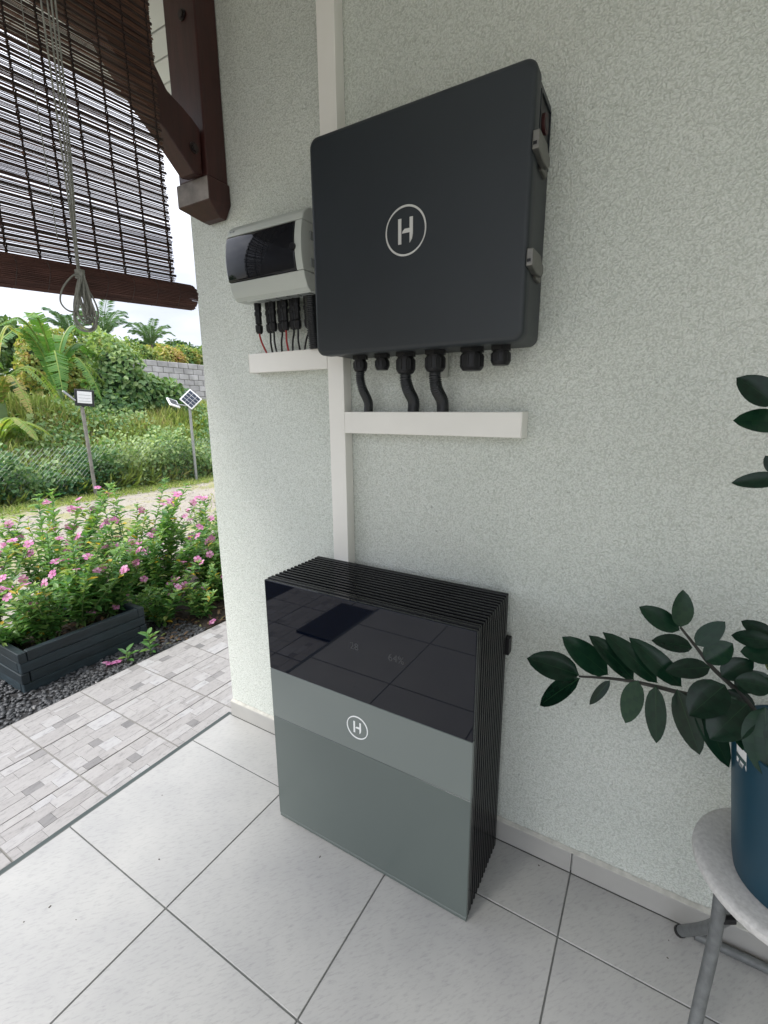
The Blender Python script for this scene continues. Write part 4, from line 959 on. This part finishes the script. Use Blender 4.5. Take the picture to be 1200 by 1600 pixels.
# verge and lawn tufts in the yard
n = 21000
x = np.concatenate([U(-8.4, -7.5, 15000), U(-7.4, -3.3, 6000)]); y = U(-3, 9, n)
k = (x < -7.7) | ((np.sin(x*1.3+2)+np.sin(y*1.9+x)+U(-.5, .5, n)) > .75); x, y = x[k], y[k]; n = len(x)
tag(leaf_cloud('short_grass', np.stack([x, y, np.full(n, -.06)], 1), rdir(n, 1.2), rdir(n), U(.04, .11, n), U(.006, .012, n), U(.2, .95, n), GRASS, fold=.1, droop=.4), kind='stuff')
# ================================================================== BLOCK WALL
bw = empty('block_wall', (-15.4, 12, 1.2), 'grey concrete block wall beyond the weeds', 'wall')
WXB = -15.2; bl_ = MB().box((-.2, -.19, 0), (0, .19, .185)).mesh('block', BLOCK, bevel=.012, seg=1)
for r_ in range(9):
    for k in range(16):
        link('block', bl_, bw, (WXB+random.uniform(-.008, .008), 8.3+k*.40+(.2 if r_ % 2 else 0), 1.32+r_*.197))
MB().box((-.18+WXB, 8.0, 1.1), (WXB-.02, 15.0, 3.08)).obj('mortar_core', mat('wall_mortar', (.2, .195, .19), .95, var=.2), bw)
# ================================================================== VINE COVERED MOUND
def blob(name, parts, nleaf, label, cat, m, smin, smax, tintf, core=(.02, .05, .02), loc=None, trunk=None, group=None):
    t = empty(name, loc or (parts[0][0], parts[0][1], parts[0][2]-parts[0][5]), label, cat, group)
    B = []; Nn = []
    tot = sum(p[3]*p[4]+p[4]*p[5]+p[3]*p[5] for p in parts); cm = MB()
    for (cx_, cy_, cz_, rx, ry, rz) in parts:
        n = int(nleaf*(rx*ry+ry*rz+rx*rz)/tot); d_ = rdir(n)
        rad = 1+.12*np.sin(d_[:, 0]*5+d_[:, 2]*4)+.1*np.sin(d_[:, 1]*7-d_[:, 2]*3)-U(0, .22, n)**1.2
        B.append(np.stack([cx_+d_[:, 0]*rx*rad, cy_+d_[:, 1]*ry*rad, cz_+d_[:, 2]*rz*rad], 1)); Nn.append(d_)
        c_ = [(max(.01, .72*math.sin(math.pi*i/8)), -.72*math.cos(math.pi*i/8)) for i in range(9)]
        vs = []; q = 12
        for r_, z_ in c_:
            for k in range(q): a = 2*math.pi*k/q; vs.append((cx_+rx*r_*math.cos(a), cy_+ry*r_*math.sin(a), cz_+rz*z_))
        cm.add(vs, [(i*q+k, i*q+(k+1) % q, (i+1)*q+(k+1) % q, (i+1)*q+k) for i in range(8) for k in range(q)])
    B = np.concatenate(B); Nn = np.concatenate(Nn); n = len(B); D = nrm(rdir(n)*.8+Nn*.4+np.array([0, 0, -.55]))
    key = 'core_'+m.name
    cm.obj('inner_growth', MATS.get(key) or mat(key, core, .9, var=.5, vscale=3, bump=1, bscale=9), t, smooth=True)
    tag(leaf_cloud('foliage', B, D, Nn+rdir(n)*.45, U(smin, smax, n), U(smin, smax, n)*.75, tintf(B, n), m, t), kind='stuff')
    if trunk:
        (tx, ty, tz0, tz1, tr) = trunk
        MB().tube(smooth_path([(tx, ty, tz0), (tx+.1, ty+.05, (tz0+tz1)/2), (tx, ty, tz1)], 4), [tr*1.3-.05*tr*i for i in range(9)], 9).obj('trunk', BARK, t, smooth=True)
    return t
blob('vine_mound', [(-12.6, 6.0, 1.9, .9, .62, 1.5), (-12.5, 6.55, 1.55, .9, .75, .95), (-12.3, 6.9, 1.3, .8, .55, .8), (-12.3, 5.6, 1.2, .8, .8, .75), (-12.2, 7.15, 1.55, .7, .5, .75)], 9000, 'tall mound smothered in green vines before the block wall', 'vine', CREEP, .09, .17,
     lambda B, n: np.clip(.15+.25*(B[:, 2]-1)+U(-.2, .45, n), 0, 1), loc=(-12.6, 6, .9))
# ================================================================== BANANA PLANTS
def bleaf(P, wid, tint, torn, parent, tv):
    """P: midrib path"""
    Q = smooth_path(P, 14); m = len(Q); b = MB()
    for i in range(m-1):
        f0, f1 = i/(m-1), (i+1)/(m-1)
        wv = lambda f: wid*.5*max(.03, (math.sin(math.pi*min(1, .06+f*.94))**.55))
        tg = (Q[i+1]-Q[i]).normalized(); s_ = tg.cross(Vector((0, 0, 1)))
        s_ = s_.normalized() if s_.length > .05 else Vector((0, 1, 0)); nn = s_.cross(tg)
        for sd in (-1, 1):
            if random.random() < torn*.22: continue
            dr_ = random.uniform(.0, .35)*torn+.12; sl_ = .35+random.uniform(-.1, .1)*torn
            g0 = .05*torn*random.random()
            a0 = Q[i].lerp(Q[i+1], g0); a1 = Q[i+1]
            e0 = a0+s_*sd*wv(f0)-nn*wv(f0)*dr_+tg*wv(f0)*sl_; e1 = a1+s_*sd*wv(f1)*(1-.1*torn*random.random())-nn*wv(f1)*dr_+tg*wv(f1)*(sl_-.15*torn)
            b.add([a0, a1, e1, e0] if sd > 0 else [a0, e0, e1, a1], [(0, 1, 2, 3)], 0, min(1, max(0, tint+random.uniform(-tv, tv))))
    b.tube(Q, [.03-.024*i/(m-1) for i in range(m)], 5, 0, t=.82)
    return b.obj('leaf', BANANA, parent, tint=True, fixn=False)
def banana(x, y, h, leaves, label, tint=.45):
    z0 = float(gz(np.float64(x), np.float64(y)))
    t = empty('banana_plant', (x, y, z0), label, 'banana plant', 'banana plants beyond the fence')
    MB().tube(smooth_path([(x, y, z0-.1), (x+.03, y, z0+h*.6), (x, y+.04, z0+h)], 4), [.13-.007*i for i in range(9)], 10).obj('stalk', STEMG, t, smooth=True)
    for (az, ln, rise, drop, wd, tn, to) in leaves:
        a = R(az); c, s_ = math.cos(a), math.sin(a); q = Vector((x, y, z0+h))
        bleaf([q+Vector((0, 0, -.2)), q+Vector((c*ln*.22, s_*ln*.22, rise*.62)), q+Vector((c*ln*.55, s_*ln*.55, rise)), q+Vector((c*ln*.85, s_*ln*.85, rise-drop*.45)), q+Vector((c*ln*1.02, s_*ln*1.02, rise-drop))], wd, tn, to, t, .14)
banana(-10.9, 2.72, .8, [(60, .9, .6, .65, .32, .62, .9), (85, 1.1, .65, .85, .30, .75, .8), (-30, .9, .5, .7, .34, .9, .9), (-95, 1.1, .6, .6, .36, .6, .6), (170, 1.1, .8, .5, .36, .3, .5), (78, .55, 1.35, .10, .28, .9, .12), (-70, .6, 1.0, .3, .34, .6, .3), (20, .7, .45, .7, .32, .95, .8)], 'banana plant with bright torn drooping leaves at the left edge')
banana(-12.6, 4.55, .85, [(80, .8, 1.35, .12, .48, .3, .15), (95, 1.1, 1.0, .45, .5, .35, .3), (-20, 1.0, .7, 1.0, .45, .45, .8), (-80, 1.1, 1.15, .4, .48, .35, .5), (-100, .9, 1.4, .2, .45, .45, .4), (30, 1.0, .6, 1.0, .45, .5, .8), (150, 1.0, 1.2, .4, .45, .5, .5), (70, 1.1, .5, .9, .45, .75, .7), (-60, .6, 1.5, .1, .42, .5, .2)], 'darker banana plant with broad upright leaves left of the vine mound')
banana(-11.9, 2.0, 1.3, [(60, 1.3, .9, .8, .42, .55, .5), (95, 1.3, .7, 1.0, .42, .6, .7), (-30, 1.2, .8, 1.0, .42, .5, .6), (-90, 1.3, .9, .8, .42, .5, .5), (160, 1.2, 1.1, .6, .42, .5, .5), (85, .8, 1.4, .2, .38, .75, .2)], 'banana plant behind the photo left edge, showing only leaf ends')
banana(-10.2, 2.30, .3, [(75, .85, .42, .28, .40, .8, .1), (40, .7, .5, .4, .35, .8, .2), (120, .7, .5, .3, .35, .6, .2), (-60, .7, .5, .3, .35, .7, .3)], 'low young banana plant with one wide pale leaf at the photo edge')
# ================================================================== PALMS
def palm(x, y, zt, n, ln, label, tint=.4, up_=.5):
    z0 = float(gz(np.float64(x), np.float64(y)))
    t = empty('palm_tree', (x, y, z0), label, 'palm tree', 'palms beyond the wall')
    MB().tube(smooth_path([(x+.3, y+.1, z0-.1), (x+.1, y, (z0+zt)/2), (x, y, zt)], 4), [.16-.006*i for i in range(9)], 9).obj('trunk', BARK, t, smooth=True)
    for k in range(n):
        a = k*2.399; e = up_+1.0*(k/n)-.45; c, s_ = math.cos(a), math.sin(a); L_ = ln*random.uniform(.85, 1.1)
        q = Vector((x, y, zt)); P = smooth_path([q, q+Vector((c*L_*.35, s_*L_*.35, L_*(.22+.42*e))), q+Vector((c*L_*.70, s_*L_*.70, L_*(.25+.66*e))), q+Vector((c*L_*.95, s_*L_*.95, L_*(.05+.80*e)))], 9)
        b = MB(); m = len(P); b.tube(P, [.02-.016*i/(m-1) for i in range(m)], 4, t=.7)
        for i in range(2, m):
            tg = (P[i]-P[i-1]).normalized(); sd = tg.cross(Vector((0, 0, 1))).normalized(); f = i/(m-1); ll = L_*.30*(math.sin(math.pi*(.12+.8*f)))
            for off in (0, .5):
                cc = P[i-1].lerp(P[i], off)
                for g_ in (-1, 1):
                    dv = (sd*g_*.75+tg*.75+Vector((0, 0, -.30+random.uniform(-.12, .12)))).normalized(); wv = tg*.022
                    tp = cc+dv*ll; md = cc+dv*ll*.5+Vector((0, 0, .03))
                    b.add([cc-wv*.5, md-wv, tp, md+wv], [(0, 1, 2, 3)], 0, min(1, max(0, tint+random.uniform(-.25, .25))))
        b.obj('frond', PALMM, t, tint=True, fixn=False)
palm(-22.5, 11.25, 4.7, 15, 1.3, 'tall palm rising behind the vine mound below the blind', .35, .75)
palm(-22.5, 13.45, 4.6, 14, 1.15, 'palm right of the vine mound above the yellow shrubs', .45, .7)
palm(-20.0, 8.6, 4.15, 13, .9, 'short bluish palm above the banana leaves', .25, .8)
# ================================================================== SHRUBS AND TREES BEYOND
sg = 'colourful shrubs above the block wall'
def shrub(x, y, zc_, r, rz, label, lo, hi, name='croton_shrub', cat='shrub', m=CROTON, n=3600, grp=sg, s0=.08, s1=.17):
    blob(name, [(x, y, zc_, r*.8, r, rz), (x+.1, y-r*.5, zc_-.2*rz, r*.7, r*.6, rz*.8), (x, y+r*.5, zc_-.15*rz, r*.7, r*.65, rz*.8)], n, label, cat, m, s0, s1, lambda B, k: np.clip(lo+(hi-lo)*rng.beta(1.6, 1.6, k)+.12*np.sin(B[:, 1]*6), 0, 1), loc=(x, y, 1.2), trunk=(x, y, 1.0, zc_, .07), group=grp)
shrub(-16.6, 9.35, 3.05, .60, .72, 'yellow green shrub right of the vine mound', .1, .68)
shrub(-16.9, 10.55, 3.25, .62, .62, 'shrub with orange and rust leaves over the wall', .35, 1.0)
shrub(-17.2, 11.6, 3.35, .60, .62, 'green shrub flecked orange over the middle of the wall', .0, .8)
shrub(-17.0, 12.6, 3.35, .66, .72, 'bushy yellow green shrub over the wall by the house corner', .05, .62)
shrub(-17.5, 13.6, 3.4, .7, .8, 'green shrub mostly behind the house corner', .1, .6)
shrub(-16.5, 7.5, 3.1, .75, .95, 'pale yellow shrub left of the vine mound top', .1, .66)
shrub(-16.5, 6.2, 3.0, .8, 1.0, 'rusty tinged shrub behind the banana leaves', .0, .8)
tg_ = 'trees beyond the wall'
def tree(x, y, parts, label, n=5000, m=TREEM, lo=.1, hi=.8, s=(.14, .3)):
    blob('tree', parts, n, label, 'tree', m, s[0], s[1], lambda B, k: np.clip(lo+(hi-lo)*rng.beta(1.5, 1.7, k)+.1*np.sin(B[:, 1]*3+B[:, 2]*4), 0, 1), loc=(x, y, 1.2), trunk=(x, y, .9, parts[0][2], .14), group=tg_)
tree(-27, 18.6, [(-27, 18.3, 4.9, 1.1, 1.0, .75), (-27, 19.7, 4.75, 1.0, .9, .7), (-27, 17.4, 4.7, .9, .8, .6)], 'dark spreading tree behind the yellow green shrub by the house corner', 3200)
tree(-29, 22.0, [(-29, 22.0, 5.0, 1.1, 1.2, .8), (-29, 23.4, 4.9, 1, 1, .8)], 'dark tree low behind the wall at the house corner', 2500)
tree(-23, 6.8, [(-23, 6.6, 4.1, 1.3, 1.9, 1.0), (-23, 8.6, 3.9, 1.2, 1.3, .85), (-23, 4.8, 4.1, 1.2, 1.5, .9)], 'broad green tree crowns behind the banana plants', 5200, lo=.3, hi=1)
tree(-20, 3.4, [(-20, 3.0, 3.4, 1.2, 1.9, 1.3), (-20, 4.8, 3.3, 1.2, 1.4, 1.2)], 'leafy green tree at the photo left edge behind the bananas', 4200, lo=.3, hi=1)
tree(-24, 14.6, [(-24, 14.2, 4.1, 1.2, 1.5, .9), (-24, 16.2, 4.1, 1.2, 1.5, .85), (-24, 12, 3.8, 1.2, 1.6, .9)], 'green tree crowns filling the gap behind the shrubs', 5000, lo=.2, hi=.9)
tag(blob('far_hedge', [(-30, y_, 2.6, 2, 2.4, 1.7) for y_ in range(-12, 34, 4)], 7000, 'far hedge', 'hedge', TREEM, .3, .6, lambda B, k: U(.2, 1, k), loc=(-30, 8, 1.2)), 'long low green hedge far behind everything in the yard', 'hedge')
